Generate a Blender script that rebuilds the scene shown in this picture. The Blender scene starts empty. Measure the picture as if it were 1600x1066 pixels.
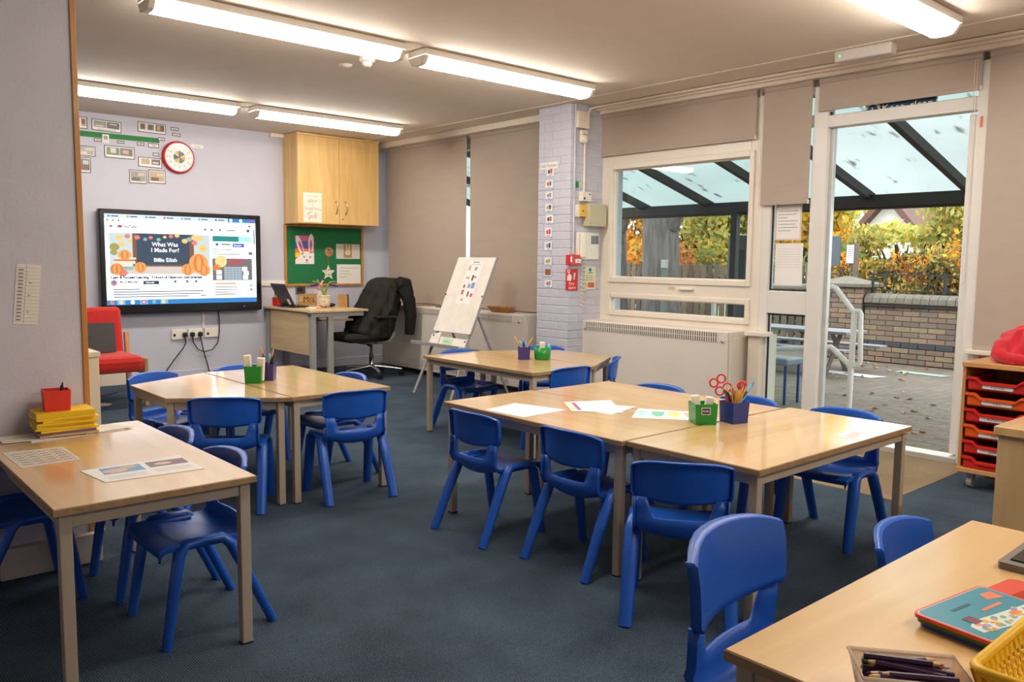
import bpy, bmesh, math, random
from mathutils import Vector, Matrix
random.seed(7)
SC = bpy.context.scene
COL = SC.collection
PI = math.pi
# ------------------------------------------------------------------ camera, world, exposure
W, D, CZ, TZ = 5.85, 8.99, 2.73, 0.588          # window wall x, back wall y, ceiling z, table top z
cam = bpy.data.cameras.new('camera'); camo = bpy.data.objects.new('camera', cam); COL.objects.link(camo)
cam.sensor_fit = 'HORIZONTAL'; cam.sensor_width = 36.0; cam.lens = 36.0 * 1290.0 / 1600.0
cam.clip_start = 0.05; cam.clip_end = 300
yaw, pitch, roll = math.radians(41.51), math.radians(-5.572), math.radians(0.622)
f = Vector((math.sin(yaw) * math.cos(pitch), math.cos(yaw) * math.cos(pitch), math.sin(pitch)))
r0 = Vector((math.cos(yaw), -math.sin(yaw), 0)); u0 = r0.cross(f)
r = r0 * math.cos(roll) + u0 * math.sin(roll); u = -r0 * math.sin(roll) + u0 * math.cos(roll)
camo.matrix_world = Matrix(((r.x, u.x, -f.x, 0), (r.y, u.y, -f.y, 0), (r.z, u.z, -f.z, 1.32), (0, 0, 0, 1)))
SC.camera = camo
world = bpy.data.worlds.new('overcast_sky'); SC.world = world; world.use_nodes = True
bg = world.node_tree.nodes['Background']; bg.inputs[0].default_value = (0.90, 0.96, 1.0, 1); bg.inputs[1].default_value = 3.9
SC.view_settings.view_transform = 'Standard'; SC.view_settings.look = 'None'
SC.view_settings.exposure = 0.0; SC.view_settings.gamma = 1.0; SC.view_settings.use_curve_mapping = False
LAMP = 34.0
LAMPCOL = (1.0, 0.93, 0.83)

# ------------------------------------------------------------------ materials
def s2l(c):
    return tuple(((x / 255.0) / 12.92 if x / 255.0 <= 0.04045 else ((x / 255.0 + 0.055) / 1.055) ** 2.4) for x in c)
MATS = {}
def _new(name):
    m = bpy.data.materials.new(name); m.use_nodes = True
    nt = m.node_tree; b = nt.nodes['Principled BSDF']; return m, nt, b
def M(name, rgb, rough=0.5, metal=0.0, var=0.06, scale=8.0, bump=0.0, bscale=60.0, spec=0.5, stretch=None, coat=0.0, objvar=0.0, sheen=0.0):
    """plain procedural material: noise-varied colour, optional fine bump"""
    if name in MATS: return MATS[name]
    m, nt, b = _new(name); N = nt.nodes; L = nt.links
    c = s2l(rgb)
    tc = N.new('ShaderNodeTexCoord'); src = tc.outputs['Object']
    if stretch:
        mp = N.new('ShaderNodeMapping'); mp.inputs['Scale'].default_value = stretch; L.new(src, mp.inputs['Vector']); src = mp.outputs['Vector']
    nz = N.new('ShaderNodeTexNoise'); nz.inputs['Scale'].default_value = scale; nz.inputs['Detail'].default_value = 5
    L.new(src, nz.inputs['Vector'])
    cr = N.new('ShaderNodeValToRGB'); cr.color_ramp.elements[0].position = 0.3; cr.color_ramp.elements[1].position = 0.7
    cr.color_ramp.elements[0].color = (*[x * (1 - var) for x in c], 1); cr.color_ramp.elements[1].color = (*[min(1, x * (1 + var)) for x in c], 1)
    L.new(nz.outputs['Fac'], cr.inputs['Fac'])
    out = cr.outputs['Color']
    if objvar:
        oi = N.new('ShaderNodeObjectInfo'); mr = N.new('ShaderNodeMapRange')
        mr.inputs['To Min'].default_value = 1 - objvar; mr.inputs['To Max'].default_value = 1 + objvar
        L.new(oi.outputs['Random'], mr.inputs['Value'])
        hs = N.new('ShaderNodeHueSaturation'); L.new(mr.outputs['Result'], hs.inputs['Value']); L.new(out, hs.inputs['Color']); out = hs.outputs['Color']
    L.new(out, b.inputs['Base Color'])
    b.inputs['Roughness'].default_value = rough; b.inputs['Metallic'].default_value = metal
    b.inputs['Specular IOR Level'].default_value = spec
    if coat: b.inputs['Coat Weight'].default_value = coat; b.inputs['Coat Roughness'].default_value = 0.12
    if sheen: b.inputs['Sheen Weight'].default_value = sheen
    if bump:
        n2 = N.new('ShaderNodeTexNoise'); n2.inputs['Scale'].default_value = bscale; n2.inputs['Detail'].default_value = 4
        L.new(src, n2.inputs['Vector'])
        bp = N.new('ShaderNodeBump'); bp.inputs['Strength'].default_value = bump; bp.inputs['Distance'].default_value = 0.01
        L.new(n2.outputs['Fac'], bp.inputs['Height']); L.new(bp.outputs['Normal'], b.inputs['Normal'])
    MATS[name] = m; return m
def EM(name, rgb, strength=1.0):
    if name in MATS: return MATS[name]
    m, nt, b = _new(name); nt.nodes.remove(b)
    e = nt.nodes.new('ShaderNodeEmission'); e.inputs[0].default_value = (*s2l(rgb), 1); e.inputs[1].default_value = strength
    nt.links.new(e.outputs[0], nt.nodes['Material Output'].inputs[0]); MATS[name] = m; return m
def GLASS(name, tint=(1, 1, 1), refl=1.0):
    if name in MATS: return MATS[name]
    m, nt, b = _new(name); N = nt.nodes; L = nt.links; N.remove(b)
    t = N.new('ShaderNodeBsdfTransparent'); t.inputs[0].default_value = (*tint, 1)
    g = N.new('ShaderNodeBsdfGlossy'); g.inputs['Roughness'].default_value = 0.01
    fr = N.new('ShaderNodeFresnel')
    ge = N.new('ShaderNodeNewGeometry'); mi = N.new('ShaderNodeMapRange'); mi.inputs['To Min'].default_value = 1.5; mi.inputs['To Max'].default_value = 1 / 1.5   # thin pane: no total reflection at the far face
    L.new(ge.outputs['Backfacing'], mi.inputs[0]); L.new(mi.outputs[0], fr.inputs['IOR'])
    mul = N.new('ShaderNodeMath'); mul.operation = 'MULTIPLY'; mul.inputs[1].default_value = refl; L.new(fr.outputs[0], mul.inputs[0])
    mx = N.new('ShaderNodeMixShader'); L.new(mul.outputs[0], mx.inputs[0]); L.new(t.outputs[0], mx.inputs[1]); L.new(g.outputs[0], mx.inputs[2])
    L.new(mx.outputs[0], N['Material Output'].inputs[0]); MATS[name] = m; return m
def TRANSL(name, rgb, tr=0.6, var=0.1, scale=1.5, spots=None, rough=0.6):
    """thin translucent sheet (polycarbonate roof, leaves, blinds, plastic tub)"""
    if name in MATS: return MATS[name]
    m, nt, b = _new(name); N = nt.nodes; L = nt.links; c = s2l(rgb)
    tc = N.new('ShaderNodeTexCoord'); nz = N.new('ShaderNodeTexNoise'); nz.inputs['Scale'].default_value = scale; nz.inputs['Detail'].default_value = 6
    L.new(tc.outputs['Object'], nz.inputs['Vector'])
    cr = N.new('ShaderNodeValToRGB'); cr.color_ramp.elements[0].position = 0.3; cr.color_ramp.elements[1].position = 0.7
    cr.color_ramp.elements[0].color = (*[x * (1 - var) for x in c], 1); cr.color_ramp.elements[1].color = (*[min(1, x * (1 + var)) for x in c], 1)
    L.new(nz.outputs['Fac'], cr.inputs['Fac']); out = cr.outputs['Color']
    if spots:
        n3 = N.new('ShaderNodeTexNoise'); n3.inputs['Scale'].default_value = spots; n3.inputs['Detail'].default_value = 3
        mp = N.new('ShaderNodeMapping'); mp.inputs['Scale'].default_value = (1.0, 2.5, 1); L.new(tc.outputs['Object'], mp.inputs[0]); L.new(mp.outputs[0], n3.inputs['Vector'])
        c3 = N.new('ShaderNodeValToRGB'); c3.color_ramp.elements[0].position = 0.63; c3.color_ramp.elements[1].position = 0.76
        c3.color_ramp.elements[0].color = (0, 0, 0, 1); c3.color_ramp.elements[1].color = (0.75, 0.75, 0.75, 1); L.new(n3.outputs['Fac'], c3.inputs[0])
        mc = N.new('ShaderNodeMix'); mc.data_type = 'RGBA'; L.new(c3.outputs[0], mc.inputs[0]); L.new(out, mc.inputs[6]); mc.inputs[7].default_value = (0.10, 0.08, 0.06, 1); out = mc.outputs[2]
    L.new(out, b.inputs['Base Color']); b.inputs['Roughness'].default_value = rough
    t = N.new('ShaderNodeBsdfTranslucent'); L.new(out, t.inputs[0])
    mx = N.new('ShaderNodeMixShader'); mx.inputs[0].default_value = tr; L.new(b.outputs[0], mx.inputs[1]); L.new(t.outputs[0], mx.inputs[2])
    L.new(mx.outputs[0], N['Material Output'].inputs[0]); MATS[name] = m; return m
def WOOD(name, a, bcol, rough=0.32, scale=3.0, axis='Y', coat=0.15, contrast=(0.35, 0.7), bump=0.02):
    if name in MATS: return MATS[name]
    m, nt, b = _new(name); N = nt.nodes; L = nt.links
    tc = N.new('ShaderNodeTexCoord'); mp = N.new('ShaderNodeMapping')
    mp.inputs['Scale'].default_value = {'X': (0.6, 7, 7), 'Y': (7, 0.6, 7), 'Z': (7, 7, 0.6)}[axis]
    oi = N.new('ShaderNodeObjectInfo'); vm = N.new('ShaderNodeVectorMath'); vm.operation = 'MULTIPLY_ADD'
    vm.inputs[1].default_value = (1, 1, 1)
    cb = N.new('ShaderNodeCombineXYZ'); mm = N.new('ShaderNodeMath'); mm.operation = 'MULTIPLY'; mm.inputs[1].default_value = 13.0
    L.new(oi.outputs['Random'], mm.inputs[0]); L.new(mm.outputs[0], cb.inputs[0]); L.new(mm.outputs[0], cb.inputs[1]); L.new(mm.outputs[0], cb.inputs[2])
    L.new(tc.outputs['Object'], vm.inputs[0]); L.new(cb.outputs[0], vm.inputs[2]); L.new(vm.outputs[0], mp.inputs[0])
    nz = N.new('ShaderNodeTexNoise'); nz.inputs['Scale'].default_value = scale; nz.inputs['Detail'].default_value = 8; nz.inputs['Distortion'].default_value = 0.6
    L.new(mp.outputs[0], nz.inputs['Vector'])
    cr = N.new('ShaderNodeValToRGB'); cr.color_ramp.elements[0].position = contrast[0]; cr.color_ramp.elements[1].position = contrast[1]
    cr.color_ramp.elements[0].color = (*s2l(a), 1); cr.color_ramp.elements[1].color = (*s2l(bcol), 1)
    L.new(nz.outputs['Fac'], cr.inputs[0]); L.new(cr.outputs[0], b.inputs['Base Color'])
    b.inputs['Roughness'].default_value = rough
    if coat: b.inputs['Coat Weight'].default_value = coat; b.inputs['Coat Roughness'].default_value = 0.10
    if bump:
        bp = N.new('ShaderNodeBump'); bp.inputs['Strength'].default_value = bump; L.new(nz.outputs['Fac'], bp.inputs['Height']); L.new(bp.outputs[0], b.inputs['Normal'])
    MATS[name] = m; return m
def WEAVE(name, a, bcol, scale=260.0, rough=0.95, objvar=0.025, bump=0.6):
    """carpet or woven cloth: two crossed fine waves plus noise"""
    if name in MATS: return MATS[name]
    m, nt, b = _new(name); N = nt.nodes; L = nt.links
    tc = N.new('ShaderNodeTexCoord')
    w1 = N.new('ShaderNodeTexWave'); w1.inputs['Scale'].default_value = scale / 6.28; w1.bands_direction = 'X'; w1.inputs['Distortion'].default_value = 1.5
    w2 = N.new('ShaderNodeTexWave'); w2.inputs['Scale'].default_value = scale / 6.28; w2.bands_direction = 'Y'; w2.inputs['Distortion'].default_value = 1.5
    nz = N.new('ShaderNodeTexNoise'); nz.inputs['Scale'].default_value = 160; nz.inputs['Detail'].default_value = 3
    n2 = N.new('ShaderNodeTexNoise'); n2.inputs['Scale'].default_value = 3; n2.inputs['Detail'].default_value = 4
    for w in (w1, w2, nz): L.new(tc.outputs['Object'], w.inputs['Vector'])
    geo = N.new('ShaderNodeNewGeometry'); L.new(geo.outputs['Position'], n2.inputs['Vector'])
    mu = N.new('ShaderNodeMath'); mu.operation = 'MULTIPLY'; L.new(w1.outputs['Fac'], mu.inputs[0]); L.new(w2.outputs['Fac'], mu.inputs[1])
    ad = N.new('ShaderNodeMath'); ad.operation = 'ADD'; L.new(mu.outputs[0], ad.inputs[0]); L.new(nz.outputs['Fac'], ad.inputs[1])
    a2 = N.new('ShaderNodeMath'); a2.operation = 'MULTIPLY_ADD'; a2.inputs[1].default_value = 0.7; L.new(n2.outputs['Fac'], a2.inputs[0]); L.new(ad.outputs[0], a2.inputs[2])
    cr = N.new('ShaderNodeValToRGB'); cr.color_ramp.elements[0].position = 0.55; cr.color_ramp.elements[1].position = 1.0
    mr0 = N.new('ShaderNodeMapRange'); mr0.inputs['From Min'].default_value = 0.3; mr0.inputs['From Max'].default_value = 1.8; L.new(a2.outputs[0], mr0.inputs[0])
    cr.color_ramp.elements[0].position = 0.25; cr.color_ramp.elements[1].position = 0.8
    cr.color_ramp.elements[0].color = (*s2l(a), 1); cr.color_ramp.elements[1].color = (*s2l(bcol), 1); L.new(mr0.outputs[0], cr.inputs[0])
    oi = N.new('ShaderNodeObjectInfo'); mr = N.new('ShaderNodeMapRange'); mr.inputs['To Min'].default_value = 1 - objvar; mr.inputs['To Max'].default_value = 1 + objvar
    L.new(oi.outputs['Random'], mr.inputs[0]); hs = N.new('ShaderNodeHueSaturation'); L.new(mr.outputs[0], hs.inputs['Value']); L.new(cr.outputs[0], hs.inputs['Color'])
    L.new(hs.outputs[0], b.inputs['Base Color']); b.inputs['Roughness'].default_value = rough; b.inputs['Specular IOR Level'].default_value = 0.2
    bp = N.new('ShaderNodeBump'); bp.inputs['Strength'].default_value = bump; bp.inputs['Distance'].default_value = 0.004
    L.new(ad.outputs[0], bp.inputs['Height']); L.new(bp.outputs[0], b.inputs['Normal'])
    MATS[name] = m; return m

maple = WOOD('maple_laminate', (213, 170, 108), (229, 188, 126), rough=0.3, scale=1.6, axis='Y', coat=1.0)
maple_x = WOOD('maple_laminate_across', (213, 170, 108), (229, 188, 126), rough=0.3, scale=1.6, axis='X', coat=1.0)
maple_z = WOOD('maple_cupboard', (214, 172, 104), (232, 194, 130), rough=0.38, scale=2.0, axis='Z', coat=0.1)
edge_m = WOOD('table_edging', (150, 120, 84), (172, 140, 100), rough=0.45, scale=4, axis='Y', coat=0)
pine = WOOD('orange_pine', (190, 128, 58), (208, 148, 76), rough=0.4, scale=3, axis='Z', coat=0.1)
beech = WOOD('beech_frame', (196, 142, 84), (216, 164, 104), rough=0.4, scale=3, axis='Z', coat=0.1)
legmat = M('greige_steel', (176, 160, 140), 0.42, 0.0, 0.04)
greymetal = M('grey_steel', (158, 156, 152), 0.42, 0.0, 0.05)
chrome = M('chrome', (210, 210, 212), 0.15, 1.0, 0.02)
steel = M('brushed_steel', (178, 176, 172), 0.3, 1.0, 0.05)
bluep = M('blue_plastic', (28, 88, 184), 0.36, 0.0, 0.05, 12, 0.05, 220, spec=0.5)
lav = M('lavender_paint', (198, 197, 210), 0.6, 0.0, 0.025, 3, 0.06, 90)
lavb = M('lavender_brick_paint', (200, 200, 212), 0.55, 0.0, 0.05, 9, 0.35, 60)
lavg = M('lavender_pillar_paint', (206, 201, 208), 0.6, 0.0, 0.04, 5, 0.1, 70)
ceilm = M('ceiling_paint', (226, 212, 196), 0.8, 0.0, 0.02, 4, 0.04, 120)
creamp = M('cream_gloss_paint', (226, 212, 194), 0.4, 0.0, 0.03, 6, 0.04, 40)
upvc = M('white_upvc', (232, 222, 208), 0.35, 0.0, 0.02, 4)
alu = M('white_door_frame', (228, 224, 218), 0.3, 0.0, 0.02, 4)
radm = M('radiator_enamel', (226, 216, 204), 0.38, 0.0, 0.02, 3)
darkslot = M('dark_gap', (60, 54, 48), 0.7)
blindm = M('taupe_blind_fabric', (180, 164, 150), 0.8, 0.0, 0.03, 5, 0.1, 400, stretch=(1, 1, 3))
blackp = M('black_plastic', (28, 28, 30), 0.4, 0.0, 0.08, 20)
blackg = M('black_gloss', (24, 24, 27), 0.22, 0.0, 0.05, 20)
whitep = M('white_plastic', (236, 228, 214), 0.4, 0.0, 0.02)
paper = M('white_paper', (240, 236, 232), 0.7, 0.0, 0.015, 5)
paperc = M('cream_paper', (238, 230, 214), 0.7, 0.0, 0.02, 5)
ink = M('black_ink', (52, 48, 50), 0.6)
inkg = M('grey_ink', (120, 116, 120), 0.6)
redm = M('red_plastic', (206, 40, 28), 0.38, 0.0, 0.05)
redsign = M('red_print', (212, 40, 36), 0.5)
greenp = M('green_plastic', (18, 134, 44), 0.3, 0.0, 0.05)
purplep = M('purple_plastic', (62, 50, 116), 0.35, 0.0, 0.05)
navyp = M('navy_plastic', (36, 50, 130), 0.35, 0.0, 0.05)
rubber = M('white_eraser', (238, 226, 210), 0.7, 0.0, 0.04, 30)
yellowp = M('yellow_paint', (226, 168, 30), 0.4)
orangep = M('orange_plastic', (226, 88, 24), 0.38)
redfab = M('red_fabric', (198, 34, 24), 0.85, 0.0, 0.06, 30, 0.2, 300, sheen=0.2)
redknit = M('red_knit', (204, 20, 40), 0.9, 0.0, 0.08, 40, 0.5, 260, sheen=0.3)
blackfab = M('black_fabric', (24, 22, 22), 0.9, 0.0, 0.1, 30, 0.2, 300)
coatm = M('dark_coat_nylon', (34, 31, 27), 0.8, 0.0, 0.15, 14, 0.5, 22, spec=.25)
greenfelt = M('green_felt', (34, 116, 70), 0.95, 0.0, 0.06, 30, 0.2, 300)
skyblue = M('sky_blue_print', (120, 190, 226), 0.6)
carpet = WEAVE('blue_grey_carpet', (24, 37, 50), (92, 110, 128), 260, bump=.9)
mat_m = WEAVE('brown_entrance_mat', (104, 88, 66), (178, 156, 126), 300, objvar=0.02)

# ------------------------------------------------------------------ geometry helpers
class MB:
    """collects faces (with a material each) and links them as one mesh object"""
    def __init__(s): s.v = []; s.f = []; s.m = []; s.sm = []
    def add(s, vs, fs, m=0, smooth=False):
        o = len(s.v); s.v += [tuple(x) for x in vs]
        for q in fs: s.f.append([i + o for i in q]); s.m.append(m); s.sm.append(smooth)
        return s
    def box(s, x0, x1, y0, y1, z0, z1, m=0, b=0.0):
        if b <= 0:
            vs = [(x, y, z) for z in (z0, z1) for y in (y0, y1) for x in (x0, x1)]
            return s.add(vs, [(0, 2, 3, 1), (4, 5, 7, 6), (0, 1, 5, 4), (2, 6, 7, 3), (0, 4, 6, 2), (1, 3, 7, 5)], m)
        bm = bmesh.new(); bmesh.ops.create_cube(bm, size=1)
        for v in bm.verts: v.co = Vector(((x0 + x1) / 2 + v.co.x * (x1 - x0), (y0 + y1) / 2 + v.co.y * (y1 - y0), (z0 + z1) / 2 + v.co.z * (z1 - z0)))
        bmesh.ops.bevel(bm, geom=bm.edges[:], offset=min(b, abs(x1 - x0) * .49, abs(y1 - y0) * .49, abs(z1 - z0) * .49), segments=2, affect='EDGES', profile=0.5)
        bm.verts.ensure_lookup_table()
        s.add([v.co[:] for v in bm.verts], [[v.index for v in fc.verts] for fc in bm.faces], m); bm.free(); return s
    def prism(s, pts, z0, z1, m=0, top=None):
        """vertical prism over a polygon (counter-clockwise)"""
        n = len(pts); t = top or pts
        s.add([(p[0], p[1], z0) for p in pts] + [(p[0], p[1], z1) for p in t],
              [list(range(n))[::-1], list(range(n, 2 * n))] + [(i, (i + 1) % n, n + (i + 1) % n, n + i) for i in range(n)], m); return s
    def tube(s, pts, rad, n=8, m=0, smooth=True, cap=True, sx=1.0, up=None):
        pts = [Vector(p) for p in pts]; k = len(pts)
        rr = rad if isinstance(rad, (list, tuple)) else [rad] * k
        ring = []; prev = None
        for i, p in enumerate(pts):
            t = (pts[min(i + 1, k - 1)] - pts[max(i - 1, 0)]).normalized()
            if prev is None:
                a = Vector(up) if up else (Vector((0, 0, 1)) if abs(t.z) < 0.9 else Vector((1, 0, 0)))
                prev = t.cross(a).normalized()
            x = (prev - t * prev.dot(t))
            x = x.normalized() if x.length > 1e-6 else t.orthogonal().normalized()
            prev = x; y = t.cross(x)
            ring.append([p + (x * math.cos(2 * PI * j / n) * sx + y * math.sin(2 * PI * j / n)) * rr[i] for j in range(n)])
        vs = [v for rg in ring for v in rg]; fs = []
        for i in range(k - 1):
            for j in range(n): fs.append((i * n + j, i * n + (j + 1) % n, (i + 1) * n + (j + 1) % n, (i + 1) * n + j))
        s.add(vs, fs, m, smooth)
        if cap:
            s.add(ring[0], [list(range(n))[::-1]], m); s.add(ring[-1], [list(range(n))], m)
        return s
    def lathe(s, prof, c=(0, 0, 0), n=20, m=0, smooth=True, axis='Z', sx=1, sy=1):
        """prof: list of (radius, height)"""
        vs = []; fs = []; k = len(prof)
        for (rd, h) in prof:
            for j in range(n):
                a = 2 * PI * j / n; x, y = rd * math.cos(a) * sx, rd * math.sin(a) * sy
                if axis == 'Z': p = (c[0] + x, c[1] + y, c[2] + h)
                elif axis == 'Y': p = (c[0] + x, c[1] + h, c[2] - y)
                else: p = (c[0] + h, c[1] + x, c[2] + y)
                vs.append(p)
        for i in range(k - 1):
            for j in range(n): fs.append((i * n + j, i * n + (j + 1) % n, (i + 1) * n + (j + 1) % n, (i + 1) * n + j))
        s.add(vs, fs, m, smooth)
        for i, rv in ((0, True), (k - 1, False)):
            if prof[i][0] > 1e-5:
                q = list(range(n)); s.add(vs[i * n:(i + 1) * n], [q[::-1] if rv else q], m)
        return s
    def ball(s, c, rx, ry=None, rz=None, m=0, n=12, k=8):
        ry = ry or rx; rz = rz or rx
        vs = []; fs = []
        for i in range(k + 1):
            t = PI * i / k
            for j in range(n):
                a = 2 * PI * j / n; vs.append((c[0] + rx * math.sin(t) * math.cos(a), c[1] + ry * math.sin(t) * math.sin(a), c[2] - rz * math.cos(t)))
        for i in range(k):
            for j in range(n): fs.append((i * n + j, i * n + (j + 1) % n, (i + 1) * n + (j + 1) % n, (i + 1) * n + j))
        return s.add(vs, fs, m, True)
    def sheet(s, fr, pts, t=0.001, m=0, off=0.0):
        """polygon in a frame (origin, ux, uy), extruded by t along the normal"""
        o, ux, uy = fr; nn = ux.cross(uy); n = len(pts)
        b = [o + ux * p[0] + uy * p[1] + nn * off for p in pts]; tp = [q + nn * t for q in b]
        s.add(b + tp, [list(range(n))[::-1], list(range(n, 2 * n))] + [(i, (i + 1) % n, n + (i + 1) % n, n + i) for i in range(n)], m); return s
    def rect(s, fr, x0, y0, x1, y1, m=0, off=0.0012, t=0.0004): return s.sheet(fr, [(x0, y0), (x1, y0), (x1, y1), (x0, y1)], t, m, off)
    def disc(s, fr, cx, cy, rd, m=0, off=0.0012, t=0.0004, n=20, ry=None, a0=0, a1=2 * PI):
        ry = ry or rd
        pts = [(cx + rd * math.cos(a0 + (a1 - a0) * i / n), cy + ry * math.sin(a0 + (a1 - a0) * i / n)) for i in range(n if a1 - a0 > 6.28 else n + 1)]
        if a1 - a0 < 6.28: pts = [(cx, cy)] + pts
        return s.sheet(fr, pts, t, m, off)
    def tri(s): return len(s.f)
    def build(s, name, mats, parent=None, loc=None, sharp=35):
        me = bpy.data.meshes.new(name)
        if loc is not None: me.from_pydata([(v[0] - loc[0], v[1] - loc[1], v[2] - loc[2]) for v in s.v], [], s.f)
        else: me.from_pydata(s.v, [], s.f)
        if not isinstance(mats, (list, tuple)): mats = [mats]
        for mt in mats: me.materials.append(mt)
        me.polygons.foreach_set('material_index', s.m); me.polygons.foreach_set('use_smooth', s.sm); me.update()
        o = bpy.data.objects.new(name, me); COL.objects.link(o)
        if loc is not None: o.location = loc
        if parent is not None: adopt(o, parent)
        return o
def adopt(o, parent):
    o.parent = parent
    if parent.parent is None: o.matrix_parent_inverse = parent.matrix_basis.inverted()
    return o
def tag(o, label, cat, group=None):
    o['label'] = label; o['category'] = cat
    if group: o['group'] = group
    return o
def thing(name, label, cat, loc=(0, 0, 0), rz=0, group=None):
    o = bpy.data.objects.new(name, None); COL.objects.link(o); o.empty_display_size = 0.1
    o.location = loc; o.rotation_euler = (0, 0, rz); return tag(o, label, cat, group)
def struct(o): o['kind'] = 'structure'; return o
def part(o, label): o['label'] = label; return o
def copy_tree(o, parent=None):
    c = o.copy(); COL.objects.link(c)
    if parent is not None: c.parent = parent
    for ch in list(o.children): copy_tree(ch, c)
    return c
V = Vector
def FB(x, z, y=D): return (V((x, y, z)), V((1, 0, 0)), V((0, 0, 1)))          # frame on the back wall, facing the room
def FW(y, z, x=W): return (V((x, y, z)), V((0, -1, 0)), V((0, 0, 1)))         # frame on the window wall, facing the room
def FP(x, z, y): return FB(x, z, y)
def FT(x, y, z, a): c, s = math.cos(a), math.sin(a); return (V((x, y, z)), V((c, s, 0)), V((-s, c, 0)))   # flat on a table
def text(name, body, fr, size, m, parent, x=0, y=0, off=0.0016, ext=0.0003, align='LEFT', sx=1.0, bold=0.0):
    cu = bpy.data.curves.new(name, 'FONT'); cu.body = body; cu.size = size; cu.extrude = ext; cu.align_x = align; cu.resolution_u = 2; cu.offset = bold * size
    ob = bpy.data.objects.new(name + '_tmp', cu); me = bpy.data.meshes.new_from_object(ob); bpy.data.objects.remove(ob); bpy.data.curves.remove(cu)
    o, ux, uy = fr; nn = ux.cross(uy); p = o + ux * x + uy * y + nn * off
    for v in me.vertices: v.co = p + ux * v.co.x * sx + uy * v.co.y + nn * v.co.z
    me.materials.clear(); me.materials.append(m); me.name = name
    t = bpy.data.objects.new(name, me); COL.objects.link(t)
    if parent is not None: adopt(t, parent)
    return t
def local(parent_loc, fr): return (fr[0] - V(parent_loc), fr[1], fr[2])

# ================================================================== THE ROOM
X0, Y0 = -1.6, -2.6                                   # unseen far sides of the room
floor = struct(MB().box(X0, W + .12, Y0, D + .1, -.14, -.012).build('floor', M('screed', (70, 70, 72), 0.9)))
tile_me = None
tx, ty = 0.07, 0.02
for i in range(12):
    for j in range(19):
        cx, cy = tx + .25 + i * .5, ty + .25 + j * .5
        x0, x1, y0, y1 = cx - .24985, cx + .24985, cy - .24985, cy + .24985
        x1 = min(x1, W - .002); y1 = min(y1, D - .002)
        if x1 - x0 < .05 or y1 - y0 < .05: continue
        # tiles cut away under the entrance mat
        if x1 > 4.62 and y0 < 3.22 and y1 > 1.98:
            if x0 >= 4.62 and y0 >= 1.98 and y1 <= 3.22: continue
            if x0 < 4.62 and y0 >= 1.98 and y1 <= 3.22: x1 = 4.618
            elif y0 < 1.98: y1 = 1.978
            elif y1 > 3.22: y0 = 3.222
        full = abs(x1 - x0 - .4997) < 1e-6 and abs(y1 - y0 - .4997) < 1e-6
        if full:
            if tile_me is None:
                o = MB().box(-.24985, .24985, -.24985, .24985, -.0118, 0, b=.0005).build('carpet_tile', carpet); tile_me = o.data
            else:
                o = bpy.data.objects.new('carpet_tile', tile_me); COL.objects.link(o)
            o.location = (cx, cy, 0); o.rotation_euler = (0, 0, ((i + j) % 2) * PI / 2); o.parent = floor
        else:
            o = MB().box(x0, x1, y0, y1, -.0118, 0, b=.0005).build('carpet_tile', carpet, floor, loc=((x0 + x1) / 2, (y0 + y1) / 2, 0))
em_ = MB().box(4.622, W - .004, 1.982, 3.218, -.0118, .001, b=.001).build('entrance_mat', mat_m, floor)
part(em_, 'brown ribbed entrance matting inside the open door')
ceiling = struct(MB().box(X0, W + .12, Y0, D + .1, CZ, CZ + .12).build('ceiling', ceilm))
MB().box(5.30, 5.345, Y0, D - .001, CZ - .006, CZ, b=.002).build('cover_strip', creamp, ceiling)
# walls
wall_back = struct(MB().box(X0, W + .2, D, D + .2, -.1, CZ).build('wall_back', lav))
wall_left = struct(MB().box(X0 - .2, X0, Y0, D, -.1, CZ).build('wall_left', lav))
wall_rear = struct(MB().box(X0, W, Y0 - .2, Y0, -.1, CZ).build('wall_rear', lav))
ww = MB()
ww.box(W + .01, W + .26, Y0, 5.38, 2.62, CZ)             # lintel over the windows and the door
ww.box(W, W + .26, 3.62, 5.40, -.1, .74)                 # under the window
ww.box(W, W + .26, Y0, 2.03, -.1, .74)                   # right of the door
ww.box(W, W + .26, Y0, .2, .74, 2.62)
wall_window = struct(ww.build('wall_window', creamp))
wf = MB().box(5.80, W + .26, 5.75, D, -.1, .80).box(5.80, W + .26, 5.75, D, 2.62, CZ)
wf.box(5.80, W + .26, 8.80, D, .8, 2.62).box(5.80, W + .26, 5.75, 6.0, .8, 2.62)
wall_far_bay = struct(wf.build('wall_window_far', lav))
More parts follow.
